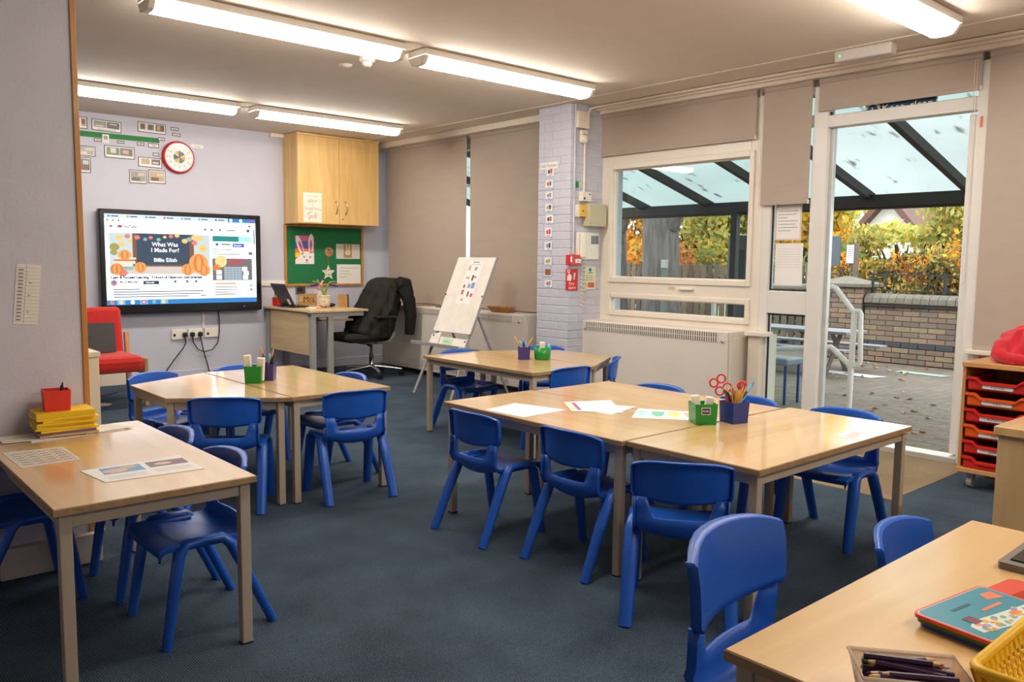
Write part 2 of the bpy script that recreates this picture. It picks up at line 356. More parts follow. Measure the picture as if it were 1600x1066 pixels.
# painted brick pillar: bricks in courses, each one an object
pillar = struct(MB().box(5.393, W + .26, 5.323, 5.741, 0, CZ).build('wall_pillar', lavb))
course = .0758
bricks = {}
def brick(kind, dims, loc):
    if kind not in bricks:
        o = MB().box(*dims, b=.003).build('brick', lavb); bricks[kind] = o.data
    else:
        o = bpy.data.objects.new('brick', bricks[kind]); COL.objects.link(o)
    o.location = loc; o.parent = pillar
for k in range(36):
    z = .0 + k * course
    h = .0685
    if k % 2 == 0:
        brick('sc', (-.02, .012, -.121, .108, 0, h), (5.409, 5.33 + .11, z)); brick('sh', (-.02, .012, -.092, .092, 0, h), (5.409, 5.33 + .317, z))
        brick('fh', (-.052, .052, -.02, .012, 0, h), (5.409 + .06, 5.339, z)); brick('fs', (-.108, .108, -.02, .012, 0, h), (5.409 + .227, 5.339, z)); brick('fq', (-.046, .046, -.02, .012, 0, h), (5.409 + .391, 5.339, z))
    else:
        brick('hh', (-.02, .012, -.065, .052, 0, h), (5.409, 5.33 + .054, z)); brick('st', (-.02, .012, -.108, .108, 0, h), (5.409, 5.33 + .221, z)); brick('hq', (-.02, .012, -.038, .038, 0, h), (5.409, 5.33 + .371, z))
        brick('fs', (-.108, .108, -.02, .012, 0, h), (5.409 + .115, 5.339, z)); brick('fs', (-.108, .108, -.02, .012, 0, h), (5.409 + .331, 5.339, z))
# plastered stub pillar at the left with timber edging and white plinth
stub = struct(MB().box(.60, .966, 3.83, 4.10, .127, CZ).build('wall_stub', lavg))
MB().box(.946, .968, 3.822, 3.836, .127, CZ, b=.002).build('edging_strip', pine, stub)
MB().box(.60, .985, 3.785, 4.12, 0, .127, b=.004).build('plinth', creamp, stub)
# skirting, trunking, cornice strips
struct(MB().box(2.62, 5.78, D - .014, D, 0, .10, b=.004).build('baseboard_back', lav))
struct(MB().box(X0, 2.62, D - .03, D, 0, .14, b=.004).build('trim_10', creamp))
struct(MB().box(4.10, 4.41, D - .02, D, 1.00, 1.055, b=.003).build('trim_1', whitep))
struct(MB().box(4.24, 4.40, D - .05, D, 2.685, 2.728, b=.003).build('trim_2', whitep))
t3 = MB().box(5.69, W + .008, 1.0, 5.30, 2.695, 2.725, b=.004).box(5.74, W + .008, Y0, 5.30, 2.668, 2.70, b=.004).box(5.66, 5.70, 1.0, 5.30, 2.708, 2.73)
struct(t3.build('trim_3', creamp))
t4 = MB().box(5.60, 5.80, 5.76, D - .002, 2.668, 2.73, b=.004)
struct(t4.build('trim_4', creamp))

# ---- window 1 (near bay): frame, transoms, panes
def bars(mb, rects, x0, x1, b=.004):
    for (ya, yb, za, zb) in rects: mb.box(x0, x1, ya, yb, za, zb, b=b)
    return mb
wframe = bars(MB(), [(3.62, 3.738, .74, 2.62), (5.19, 5.39, .74, 2.62), (3.738, 5.19, .74, .862), (3.738, 5.19, .992, 1.172), (3.738, 5.19, 2.165, 2.36), (3.738, 5.19, 2.56, 2.62)], W - .03, W + .05)
window_1 = struct(wframe.build('window_1', upvc))
bead = bars(MB(), [(3.738, 3.752, 1.172, 2.165), (5.176, 5.19, 1.172, 2.165), (3.752, 5.176, 1.172, 1.186), (3.752, 5.176, 2.151, 2.165),
                   (3.738, 3.752, .862, .992), (5.176, 5.19, .862, .992), (3.752, 5.176, .862, .874), (3.752, 5.176, .98, .992)], W - .012, W + .03, b=.003)
bead.build('glazing_bead', upvc, window_1)
sash = bars(MB(), [(3.70, 3.742, 1.13, 2.21), (5.186, 5.228, 1.13, 2.21), (3.742, 5.186, 1.13, 1.176), (3.742, 5.186, 2.161, 2.21)], W - .045, W + .0, b=.006)
sash.build('sash_frame', upvc, window_1)
sash2 = bars(MB(), [(3.70, 3.742, .825, 1.03), (5.186, 5.228, .825, 1.03), (3.742, 5.186, .825, .866), (3.742, 5.186, .988, 1.03)], W - .045, W, b=.006)
sash2.build('sash_frame', upvc, window_1)
glassm = GLASS('window_glass', (.90, .95, .94), 1.0)
for (ya, yb, za, zb) in [(3.745, 5.183, 1.179, 2.158), (3.745, 5.183, .868, .986), (3.745, 5.183, 2.362, 2.558)]:
    MB().box(W + .012, W + .016, ya, yb, za, zb).build('pane', glassm, window_1)
MB().box(W - .06, W - .03, 4.25, 4.40, 1.085, 1.10, b=.003).build('restrictor_catch', whitep, window_1)
ticket = MB().rect(FW(4.52, 1.08, W - .031), 0, 0, .07, .028, 0, 0).build('sticker', M('beige_sticker', (206, 186, 160), .6), window_1)
# sill with boxed end beside the door
struct(MB().box(W - .13, W, 3.50, 3.68, .745, .78, b=.006).build('trim_5', upvc))
struct(MB().box(W - .10, W - .002, 3.56, 3.66, 0, .745, b=.004).build('trim_6', creamp))
struct(MB().box(W - .10, W, 1.2, 2.05, .745, .775, b=.006).build('trim_7', upvc))
# ---- window 2: glazed side light with mid rail
w2 = bars(MB(), [(3.548, 3.62, .0, 2.62), (3.213, 3.548, .93, 1.105), (3.213, 3.548, 0, .10), (3.213, 3.548, 2.34, 2.42), (3.213, 3.548, 2.57, 2.62)], W - .03, W + .05)
window_2 = struct(w2.build('window_2', alu))
for (za, zb) in [(.103, .927), (1.108, 2.337), (2.423, 2.567)]:
    MB().box(W + .012, W + .016, 3.217, 3.544, za, zb).build('pane', glassm, window_2)
gk = bars(MB(), [(3.536, 3.546, .103, .927), (3.536, 3.546, 1.108, 2.337), (3.22, 3.546, .915, .925), (3.22, 3.546, 1.11, 1.12)], W - .002, W + .011, b=0)
gk.build('gasket', blackp, window_2)
# ---- door 1: frame with toplight; leaf folded open outside
d1 = bars(MB(), [(3.10, 3.213, .0, 2.62), (1.985, 2.088, .0, 2.62), (2.088, 3.10, 2.315, 2.40), (2.085, 3.10, 2.57, 2.62)], W - .04, W + .06)
door_1 = struct(d1.build('door_1', alu))
bars(MB(), [(3.072, 3.10, .04, 2.315)], W + .01, W + .055).build('rebate', M('pale_aluminium', (206, 208, 206), .3, .3), door_1)
MB().box(W + .012, W + .016, 2.088, 3.097, 2.403, 2.567).build('pane', glassm, door_1)
bars(MB(), [(3.088, 3.10, 2.402, 2.43), (2.09, 3.10, 2.398, 2.406)], W - .012, W + .011, b=0).build('gasket', blackp, door_1)
MB().box(W - .05, W + .09, 2.085, 3.10, -.01, .038, b=.005).build('threshold', M('threshold_aluminium', (214, 214, 210), .35, .5), door_1)
lf = MB()
for (a, b_, za, zb) in [(5.865, 5.96, .05, 2.30), (6.80, 6.88, .05, 2.30), (5.96, 6.80, .05, .20), (5.96, 6.80, .95, 1.08), (5.96, 6.80, 2.20, 2.30)]:
    lf.box(a, b_, 2.094, 2.152, za, zb, b=.004)
leaf = lf.build('door_leaf', alu, door_1)
for (za, zb) in [(.2, .95), (1.08, 2.2)]: MB().box(5.96, 6.80, 2.12, 2.124, za, zb).build('pane', glassm, leaf)
MB().box(W - .047, W - .04, 2.05, 2.066, 2.20, 2.27).build('warning_tab', M('salmon_tab', (222, 120, 96), .5), door_1)
kc = MB().sheet(FW(2.842, 2.352, W - .002), [(0, 0), (.49, 0), (.49, .098), (0, .098)], .003)
sign = kc.build('keep_clear_sign', M('pale_sign_card', (214, 206, 196), .5)); tag(sign, 'dark teal and white sign half hidden behind the blind over the door', 'sign')
sign.location.z = .055
fr = FW(2.842, 2.352, W - .005)
pk = MB().rect(fr, .105, .008, .482, .09, 0, 0, .001); pk.disc(fr, .052, .048, .04, 0, 0, .001)
pk.build('print', M('teal_print', (18, 62, 84), .5), sign)
text('lettering', 'Keep clear', fr, .078, paper, sign, .118, .028, .0012)
text('symbol', '!', fr, .07, paper, sign, .04, .022, .0012)

# ---- window 3 right of the door, window 4 in the far bay (both behind blinds)
w3 = bars(MB(), [(.20, .29, .74, 2.62), (1.93, 2.03, .74, 2.62), (.29, 1.93, .74, .83), (.29, 1.93, 2.53, 2.62), (1.07, 1.15, .83, 2.53)], W - .02, W + .05)
window_3 = struct(w3.build('window_3', upvc))
for (a, b_) in [(.292, 1.068), (1.152, 1.928)]: MB().box(W + .012, W + .016, a, b_, .832, 2.528).build('pane', glassm, window_3)
w4 = bars(MB(), [(6.0, 6.08, .80, 2.62), (8.72, 8.80, .80, 2.62), (6.08, 8.72, .80, .88), (6.08, 8.72, 2.54, 2.62), (7.60, 7.66, .88, 2.54)], 5.82, 5.90)
window_4 = struct(w4.build('window_4', upvc))
for (a, b_) in [(6.08, 7.60), (7.66, 8.72)]: MB().box(5.86, 5.864, a, b_, .882, 2.538).build('pane', glassm, window_4)

# ---- roller blinds
def blind(y0, y1, z0, x, label, chain=None, ztop=2.665):
    t = thing('roller_blind', label, 'blind', (x, (y0 + y1) / 2, z0), group='taupe roller blinds on the window wall')
    MB().box(x, x + .0025, y0, y1, z0 + .02, ztop).build('fabric', blindm, t)
    MB().tube([(x + .012, y0, ztop - .012), (x + .012, y1, ztop - .012)], .026, 12).build('roller', blindm, t)
    MB().box(x - .004, x + .008, y0, y1, z0, z0 + .028, b=.003).build('bottom_bar', blindm, t)
    MB().box(x - .006, x + .01, y0 - .004, y0 + .006, z0 - .001, z0 + .029, b=.002).build('end_cap', whitep, t)
    if chain:
        yy, zb = chain
        pts = [(x - .004, yy, ztop), (x - .004, yy, zb + .02), (x - .002, yy + .008, zb), (x, yy + .016, zb + .02), (x, yy + .016, ztop)]
        MB().tube(pts, .0022, 5).build('bead_chain', whitep, t)
    return t
bx = W - .055
blind(3.690, 5.378, 2.288, bx, 'taupe roller blind half lowered over the large window', (5.40, 1.0))
blind(3.222, 3.625, 1.768, bx, 'narrow taupe roller blind hanging low over the side light', (3.645, 1.9))
blind(2.068, 3.170, 2.432, bx, 'short taupe roller blind rolled up above the open door', (2.095, 1.2))
blind(.25, 2.022, .775, bx, 'long taupe roller blind behind the red tray unit, cut by the right edge')
blind(7.222, 8.775, .80, 5.70, 'wide fully lowered taupe blind nearest the back wall')
blind(5.9, 7.158, .80, 5.70, 'fully lowered taupe blind between the blind gap and the brick pillar', (5.93, 1.25))

# ---- ceiling lights
def ceiling_light(x0, x1, y, label, on=True):
    t = thing('ceiling_light', label, 'ceiling light', ((x0 + x1) / 2, y, CZ), group='batten lights on the ceiling')
    z = CZ
    MB().box(x0, x1, y - .10, y + .10, z - .045, z - .004, b=.003).box(x0 + .02, x1 - .02, y - .08, y + .08, z - .006, z).build('housing', whitep, t)
    prof = [(-.092, -.046), (-.088, -.058), (-.062, -.096), (-.03, -.104), (.03, -.104), (.062, -.096), (.088, -.058), (.092, -.046)]
    mb = MB(); n = len(prof)
    mb.add([(xx, y + p[0], z + p[1]) for xx in (x0 + .03, x1 - .03) for p in prof], [(i, i + 1, n + i + 1, n + i) for i in range(n - 1)] + [tuple(range(n))[::-1], tuple(range(n, 2 * n))])
    m, nt, b = None, None, None
    mb.build('diffuser', EM('lamp_diffuser', (255, 255, 255), 1.0), t)
    for xx in (x0, x1 - .032):
        e = MB(); e.add([(xa, y + p[0] * 1.06, z + p[1] * 1.03) for xa in (xx, xx + .032) for p in prof], [(i, n + i, n + i + 1, i + 1) for i in range(n - 1)] + [tuple(range(n)), tuple(range(n, 2 * n))[::-1]])
        e.build('end_cap', whitep, t)
    return t
lm = EM('lamp_diffuser', (255, 255, 255), 1.0); en = [q for q in lm.node_tree.nodes if q.type == 'EMISSION'][0]
en.inputs[0].default_value = (*LAMPCOL, 1); en.inputs[1].default_value = LAMP
ceiling_light(1.535, 3.15, 4.73, 'lit batten light at top left, left of the pair near the smoke detector')
ceiling_light(3.30, 4.96, 4.73, 'lit batten light ending just left of the brick pillar')
ceiling_light(1.62, 3.235, 7.52, 'lit batten light above the timeline pictures on the back wall')
ceiling_light(3.39, 5.005, 7.52, 'lit batten light just in front of the wall cupboard')
ceiling_light(3.44, 5.10, 2.04, 'lit batten light at the top right corner of the picture')
ceiling_light(1.535, 3.15, 2.04, 'lit batten light out of sight above the left table')
ceiling_light(3.44, 5.10, -.75, 'lit batten light out of sight behind the right table')
ceiling_light(1.535, 3.15, -.75, 'lit batten light out of sight behind the viewer')

# ================================================================== TABLES
def table(pts, label, grain=maple, group='classroom tables', leg_in=.035, legs=None, h=TZ):
    """pts: counter-clockwise outline of the top"""
    cx = sum(p[0] for p in pts) / len(pts); cy = sum(p[1] for p in pts) / len(pts)
    t = thing('classroom_table', label, 'table', (cx, cy, 0), group=group)
    n = len(pts); c = V((cx, cy))
    def inset(d):
        out = []
        for i in range(n):
            a, b_, d_ = V(pts[i - 1]), V(pts[i]), V(pts[(i + 1) % n])
            e1 = (b_ - a).normalized(); e2 = (d_ - b_).normalized()
            n1 = V((-e1.y, e1.x)); n2 = V((-e2.y, e2.x)); k = 1 + n1.dot(n2)
            out.append(b_ + (n1 + n2) * (d / k))
        return out
    i1, i2 = inset(.003), inset(.0)
    def lo(q): return [(p[0] - cx, p[1] - cy) for p in q]
    mb = MB(); R0, R1 = lo(i2), lo(i1)
    mb.prism(R0, h - .022, h - .003, 1)
    mb.add([(p[0], p[1], h - .003) for p in R0] + [(p[0], p[1], h) for p in R1], [(i, (i + 1) % n, n + (i + 1) % n, n + i) for i in range(n)] , 1)
    mb.add([(p[0], p[1], h) for p in R1], [list(range(n))], 0)
    top = mb.build('table_top', [grain, edge_m], t); top.matrix_parent_inverse = Matrix()
    li = inset(leg_in); s = .018
    for i in range(n):
        a, b_, d_ = V(pts[i - 1]), V(pts[i]), V(pts[(i + 1) % n]); e = (d_ - b_).normalized(); q = li[i]
        ang = math.atan2(e.y, e.x)
        o = MB().box(-s, s, -s, s, .004, h - .023, b=.003).build('leg', legmat, t); o.matrix_parent_inverse = Matrix(); o.location = (q.x - cx, q.y - cy, 0)
        ft = MB().box(-s, s, -s, s, 0, .006).build('foot', blackp, o)
        o.rotation_euler = (0, 0, ang)
        j = (i + 1) % n; L = (li[j] - li[i]).length; mid = (li[i] + li[j]) / 2; dd = (li[j] - li[i]); a2 = math.atan2(dd.y, dd.x)
        rl = MB().box(-L / 2 + s, L / 2 - s, -.0125, .0125, h - .066, h - .0225, b=.002).build('rail', legmat, t); rl.matrix_parent_inverse = Matrix(); rl.location = (mid.x - cx, mid.y - cy, 0); rl.rotation_euler = (0, 0, a2)
    return t
TL, TW = 1.234, .617
def rect(x, y, w, l): return [(x, y), (x + w, y), (x + w, y + l), (x, y + l)]
table(rect(.551, 2.612, TW, TL), 'rectangular table at far left carrying yellow exercise books and worksheets')
table(rect(1.992, 3.998, .613, TL - .02), 'rectangular half of the angled table group nearest the teacher desk, behind the left table')
table([(1.985, 5.205), (1.46, 4.94), (1.46, 4.36), (1.985, 3.99)], 'trapezoid table with pale glare, left end of the angled group')
table(rect(3.66, 3.925, .60, TL), 'rectangular table in front of the easel with purple and green pots')
table([(4.268, 3.935), (4.79, 4.25), (4.79, 4.83), (4.268, 5.145)], 'trapezoid table joined to the right of the easel table, by the brick pillar')
table(rect(2.544, 2.19, .615, 1.215), 'rectangular table with worksheets, left front of the central group')
table(rect(3.165, 2.19, .615, 1.19), 'rectangular table in the central group nearest the right radiator', group='classroom tables')
table(rect(2.565, 1.565, 1.262, .615), 'rectangular table at the front of the central group with a small flyer on its corner', maple_x)
table(rect(1.3065, .245, TL, .6135), 'rectangular table in the right foreground with pencils and a yellow basket', maple_x)

# ================================================================== CHAIRS
# seat rows: y, z at the sides, half width, dish at the centre, inner edge of the upright (fraction of half width)
SEATR = [(.197, .313, .160, .004, .66), (.196, .332, .168, .006, .66), (.178, .346, .172, .010, .66), (.11, .347, .174, .018, .66), (.03, .344, .174, .028, .66), (-.04, .343, .173, .035, .66),
         (-.085, .347, .172, .036, .66), (-.106, .357, .171, .030, .66), (-.116, .371, .170, .013, .60), (-.119, .388, .169, .0, .58), (-.118, .424, .169, 0, .66), (-.117, .462, .170, 0, .73)]
BACKR = [(-.117, .460, .170, .014, .73), (-.116, .474, .181, .014, .70), (-.117, .50, .182, .006, .66), (-.120, .545, .182, 0, .66), (-.124, .583, .182, -.002, .66), (-.127, .597, .181, -.004, .66), (-.134, .601, .179, -.004, .66), (-.147, .600, .178, -.004, .66)]
def shell(rows, back, cut):
    vs = []; fs = []
    for k, (y, z, hw, dish, c) in enumerate(rows):
        us = [-1.0, -.985, -(1 + c) / 2, -c, -.42, -.2, 0, .2, .42, c, (1 + c) / 2, .985, 1.0]; nu = len(us)
        w = 1.0 if back else max(0.0, min(1.0, (k - 5) / 4.0))
        for j, uu in enumerate(us):
            yy = y + w * (.042 if back else .030) * uu * uu - (w * .012 if back else 0) * (1 - uu * uu) * min(1, k / 3) ; zz = z - dish * (1 - uu * uu) ** 1.0
            if back and k >= 4: zz -= .018 * uu ** 4
            if j in (0, nu - 1):
                if back:
                    if k < len(rows) - 2: yy -= .018
                    else: yy = y + .042 - (.005 if k == len(rows) - 1 else .012)
                elif w > .5: yy -= .016
                else: zz -= .018
            vs.append((uu * hw, yy, zz))
    for k in range(len(rows) - 1):
        for j in range(nu - 1):
            if k >= cut and 3 <= j <= 8: continue
            fs.append((k * nu + j, k * nu + j + 1, (k + 1) * nu + j + 1, (k + 1) * nu + j))
    return vs, fs
def make_chair():
    t = thing('classroom_chair', '', 'chair')
    for nm, rows, bk, cut in (('seat', SEATR, False, 9), ('backrest', BACKR, True, 99)):
        vs, fs = shell(rows, bk, cut); mb = MB(); mb.add(vs, fs, 0, True)
        o = mb.build(nm, bluep, t)
        bm = bmesh.new(); bm.from_mesh(o.data); bmesh.ops.recalc_face_normals(bm, faces=bm.faces[:])
        bmesh.ops.delete(bm, geom=[v for v in bm.verts if not v.link_faces], context='VERTS'); bm.to_mesh(o.data); bm.free()
        o.data.set_sharp_from_angle(angle=math.radians(48))
        md = o.modifiers.new('thick', 'SOLIDIFY'); md.thickness = .008; md.offset = 0
    for sx in (-1, 1):
        for pts in ([(sx * .186, -.188, 0), (sx * .181, -.098, .20), (sx * .176, -.040, .322), (sx * .173, -.012, .346), (sx * .171, .052, .349)],
                    [(sx * .182, .190, 0), (sx * .179, .158, .20), (sx * .175, .136, .322), (sx * .173, .112, .346), (sx * .171, .048, .349)]):
            MB().tube(pts, [.025, .0285, .030, .026, .022], 8, up=(1, 0, 0), sx=.66).build('leg', bluep, t)
        MB().box(min(sx * .13, sx * .172), max(sx * .13, sx * .172), -.02, .13, .322, .346, b=.006).build('seat_rail', bluep, t)
    return t
chair0 = make_chair(); used = [False]
def chair(x, y, ang, label, sc=1.0):
    """ang: heading of the sitter, degrees from +X"""
    o = chair0 if not used[0] else copy_tree(chair0)
    used[0] = True
    o.location = (x, y, 0); o.rotation_euler = (0, 0, math.radians(ang - 90)); o.scale = (sc, sc, sc)
    tag(o, label, 'chair', 'blue plastic classroom chairs'); return o
CH = [
    (2.535, 3.03, 0, 'blue chair at the left end of the central table, farthest from the viewer', 1),
    (2.60, 2.445, 0, 'blue chair at the central table beside the paired greige legs, second from the left end', 1),
    (2.49, 1.845, 37, 'blue chair turned square away from the viewer at the near corner of the central table', 1),
    (3.70, 2.99, 180, 'blue chair top showing between the central table and the right radiator', 1),
    (3.74, 2.43, 176, 'blue chair top showing behind the navy pencil pot beside the glazed side light', 1),
    (3.785, 1.91, 180, 'blue chair pushed in at the door end of the central table', 1),
    (1.62, .915, 277, 'large blue chair in the right foreground with its back near the table corner', 1.18),
    (2.28, .838, 274, 'blue chair showing only its curved top behind the right foreground table', 1),
    (1.095, 2.945, 180, 'blue chair under the far left table nearest the viewer', 1),
    (1.095, 3.455, 180, 'blue chair under the far left table beside the angled group', 1),
    (.62, 3.585, 0, 'blue chair cut by the left edge of the picture, beside the stub pillar', 1),
    (1.735, 4.22, 57, 'blue chair back-on at the slanted near edge of the angled group', 1),
    (2.345, 4.02, 81, 'blue chair at the near right end of the angled group, back to the viewer', 1),
    (1.72, 5.15, 292, 'blue chair by the red armchair at the far left of the angled group', 1),
    (2.26, 5.17, 268, 'blue chair top behind the green pot at the far edge of the angled group', 1),
    (2.535, 4.49, 180, 'blue chair at the right side of the angled group, below the office chair', 1),
    (4.0, 5.07, 271, 'blue chair at the far end of the easel table, below the flip easel', 1),
    (4.015, 4.015, 88, 'blue chair at the near end of the easel table with its back to the viewer', 1),
    (4.592, 4.185, 128, 'blue chair seen nearly edge on at the slanted side of the easel table', 1),
    (4.70, 4.90, 235, 'blue chair mostly hidden behind the pots on the far side of the easel table', 1),
]
for c in CH: chair(*c)

# ================================================================== BACK WALL
wallf = FB
# interactive screen
tv = thing('interactive_screen', 'large wall mounted screen with black bezel showing a browser video page', 'screen', (3.23, D - .06, .735))
tvb = MB().box(2.385, 4.07, 8.875, 8.955, .733, 1.79, b=.012)
tvb.build('bezel', blackg, tv)
MB().box(2.9, 3.6, 8.95, D - .001, 1.0, 1.5).build('wall_bracket', blackp, tv)
sx0, sz0, sw, sh = 2.436, .828, 1.57, .914
TFR = (V((sx0, 8.8748, sz0)), V((1, 0, 0)), V((0, 0, 1)))
scr = MB().rect(TFR, 0, 0, sw, sh, 0, 0, .0006).build('screen_panel', EM('screen_white', (240, 247, 255), 2.1), tv)
def E_(n, c, s=1.0): return EM('screen_' + n, tuple(int(x + (255 - x) * .16) for x in c), s * 1.25)
eink = EM('screen_ink', (14, 14, 18), 1.0)
cols = [E_('page', (250, 252, 255), 1.6), E_('tabs', (205, 222, 240)), E_('blue', (30, 110, 190)), E_('board', (44, 58, 76), .9), E_('frame', (110, 66, 44)), E_('pumpkin', (232, 150, 70)), E_('pumpk2', (206, 110, 44)),
        E_('leafy', (244, 190, 100)), E_('leafr', (214, 110, 96)), E_('leafg', (120, 170, 160)), E_('paleart', (190, 205, 206)), E_('ledge', (206, 190, 178)), E_('book', (226, 214, 196)), E_('teal', (20, 120, 120)), E_('tealp', (160, 226, 222)),
        E_('pill', (52, 84, 200)), E_('dark', (36, 36, 40)), E_('grey', (84, 88, 98), .8), E_('red', (220, 30, 40)), E_('thumb', (96, 92, 94)), E_('grid', (150, 166, 180)), E_('yellow', (236, 206, 120)), E_('taskl', (90, 170, 220)), E_('green', (60, 160, 80)), E_('olive', (150, 140, 60))]
CI = {m.name.replace('screen_', ''): i for i, m in enumerate(cols)}
gm = MB(); lay = [0]
def P(u0, v0, u1, v1, c, l=1): gm.rect(TFR, u0 * sw, (1 - v1) * sh, u1 * sw, (1 - v0) * sh, CI[c], .0007 + l * .00035, .0003)
def Q(uc, vc, ru, c, l=2, k=1.0): gm.disc(TFR, uc * sw, (1 - vc) * sh, ru * sw, CI[c], .0007 + l * .00035, .0003, 14, ry=ru * sw * k)
P(0, 0, .80, .048, 'tabs'); P(.80, 0, 1, .046, 'blue'); Q(.822, .022, .011, 'page'); Q(.893, .022, .011, 'page'); P(.955, .008, .995, .024, 'red')
for i in range(7): P(.02 + i * .115, .015, .033 + i * .115, .033, ['blue', 'leafr', 'blue', 'red', 'green', 'green', 'grey'][i], 2); P(.04 + i * .115, .018, .085 + i * .115, .03, 'grey', 2)
for uu in (.018, .05, .085): Q(uu, .07, .006, 'grey')
P(.14, .075, .46, .083, 'tabs', 2); P(.03, .125, .047, .145, 'grey', 2); P(.078, .12, .105, .148, 'red', 2); P(.29, .135, .52, .143, 'tabs', 2)
for uu in (.64, .685, .745): Q(uu, .14, .008, 'grey')
P(.79, .135, .85, .147, 'grey', 2); Q(.945, .14, .012, 'grey'); Q(.955, .085, .008, 'grey'); P(.985, .12, .993, .30, 'grey', 2)
# autumn picture with chalk board
P(.024, .203, .668, .66, 'paleart'); P(.024, .57, .668, .66, 'ledge', 2); P(.165, .205, .56, .575, 'frame', 2); P(.19, .205, .53, .555, 'board', 3)
P(.53, .21, .556, .50, 'frame', 3)
for (a, b_, rr, c) in [(.085, .26, .022, 'leafy'), (.135, .24, .018, 'leafr'), (.15, .29, .014, 'leafy'), (.055, .36, .03, 'olive'), (.10, .33, .02, 'leafy'), (.195, .25, .018, 'leafr'), (.245, .27, .013, 'leafg'), (.28, .25, .014, 'leafr'), (.33, .27, .014, 'leafg'), (.37, .24, .012, 'leafy'), (.41, .23, .015, 'leafr'), (.45, .22, .016, 'leafy'), (.50, .28, .02, 'leafy'), (.53, .26, .018, 'leafg'), (.565, .30, .02, 'leafr'), (.60, .25, .022, 'leafy'), (.62, .36, .03, 'leafy'), (.565, .24, .022, 'leafy'), (.05, .42, .022, 'olive'), (.10, .645, .03, 'leafr')]:
    Q(a, b_, rr, c, 4, .8)
for (a, b_, c_, d_, c) in [(.055, .475, .185, .495, 'book'), (.05, .495, .175, .515, 'pumpk2'), (.045, .515, .18, .545, 'book'), (.06, .575, .165, .61, 'leafg'), (.07, .545, .16, .575, 'book')]: P(a, b_, c_, d_, c, 4)
for (a, b_, rr, k, c) in [(.115, .445, .042, .75, 'pumpkin'), (.065, .605, .04, .95, 'pumpk2'), (.21, .585, .038, .95, 'pumpkin'), (.59, .535, .066, 1.0, 'pumpkin'), (.515, .61, .042, .95, 'pumpkin'), (.625, .615, .046, .9, 'pumpkin')]:
    Q(a, b_, rr, c, 5, k); Q(a, b_, rr * .55, 'pumpk2' if c == 'pumpkin' else 'pumpkin', 6, k * 1.7); Q(a, b_, rr * .25, c, 7, k * 3.3)
# controls under the picture
Q(.045, .755, .02, 'leafr'); Q(.045, .75, .01, 'blue', 3); P(.225, .735, .325, .775, 'dark', 2)
for uu in (.43, .51, .57): Q(uu, .745, .009, 'grey')
for i in range(4): P(.04, .822 + i * .028, [.20, .62, .60, .52][i], .833 + i * .028, 'grey', 2)
P(.60, .903, .635, .913, 'dark', 2)
# right column
P(.69, .21, .965, .275, 'teal'); P(.875, .21, .965, .275, 'tealp', 2); Q(.72, .31, .011, 'teal'); P(.75, .30, .815, .315, 'grey', 2); P(.83, .295, .915, .34, 'pill', 2)
P(.69, .365, .82, .374, 'grey', 2); P(.69, .395, .76, .403, 'grey', 2); P(.69, .42, .88, .428, 'grey', 2); P(.945, .395, .975, .43, 'thumb', 2)
P(.685, .475, .97, .735, 'thumb', 2); Q(.745, .51, .042, 'yellow', 3); Q(.715, .585, .026, 'pumpk2', 3); P(.765, .575, .895, .73, 'grid', 3); P(.80, .49, .9, .505, 'red', 3); P(.80, .53, .9, .545, 'red', 3)
for i in range(6): P(.765 + i * .0245, .575, .767 + i * .0245, .73, 'thumb', 4)
for i in range(5): P(.765, .60 + i * .028, .895, .603 + i * .028, 'thumb', 4)
for (a, b_) in [(.73, .64), (.73, .70), (.915, .60), (.925, .65), (.92, .70)]: P(a - .018, b_ - .025, a + .018, b_ + .025, 'page', 4)
P(.70, .765, .85, .782, 'pumpkin', 2); P(.70, .895, .85, .91, 'olive', 2)
for vv in (.81, .84, .87): P(.70, vv, .86, vv + .009, 'grey', 2)
Q(.96, .80, .007, 'blue'); Q(.96, .85, .009, 'green')
P(0, .945, 1, 1, 'blue', 2); P(.06, .947, .11, .998, 'taskl', 3); P(.20, .947, .25, .998, 'taskl', 3); P(.33, .947, .38, .998, 'taskl', 3)
for uu, c in [(.03, 'leafr'), (.085, 'yellow'), (.155, 'page'), (.225, 'red'), (.29, 'taskl'), (.35, 'yellow')]: Q(uu, .972, .013, c, 4)
Q(.225, .972, .006, 'page', 5)
g_ = gm.build('screen_graphics', cols, scr); g_['kind'] = 'stuff'
eb = E_('page', (250, 252, 255), 1.2); ed = EM('screen_ink', (40, 40, 46), 1.0)
def tt(body, u, v, size, m, al='LEFT', sx=1.0, bo=.006): text('screen_lettering', body, TFR, size, m, scr, u * sw, (1 - v) * sh, .0045, .0001, al, sx, bo)['kind'] = 'stuff'
tt('YouTube', .107, .146, .036, ed, bo=.03); tt('What Was', .37, .345, .060, eb, 'CENTER'); tt('I Made For?', .37, .41, .060, eb, 'CENTER'); tt('Billie Eilish', .37, .52, .056, eb, 'CENTER')
tt('Calm & Focused Learning : 2 Hours of Classroom Instrumentals', .026, .708, .038, ed, 'LEFT', .93, .05); tt('Mood Melodies', .08, .755, .028, ed, bo=.035); tt('Subscribe', .24, .762, .022, eb); tt('Download', .838, .325, .02, eb)
MB().disc((V((3.86, 8.8748, .78)), V((1, 0, 0)), V((0, 0, 1))), 0, 0, .006, 0, 0, .001).build('power_light', EM('blue_led', (60, 90, 255), 2), tv)
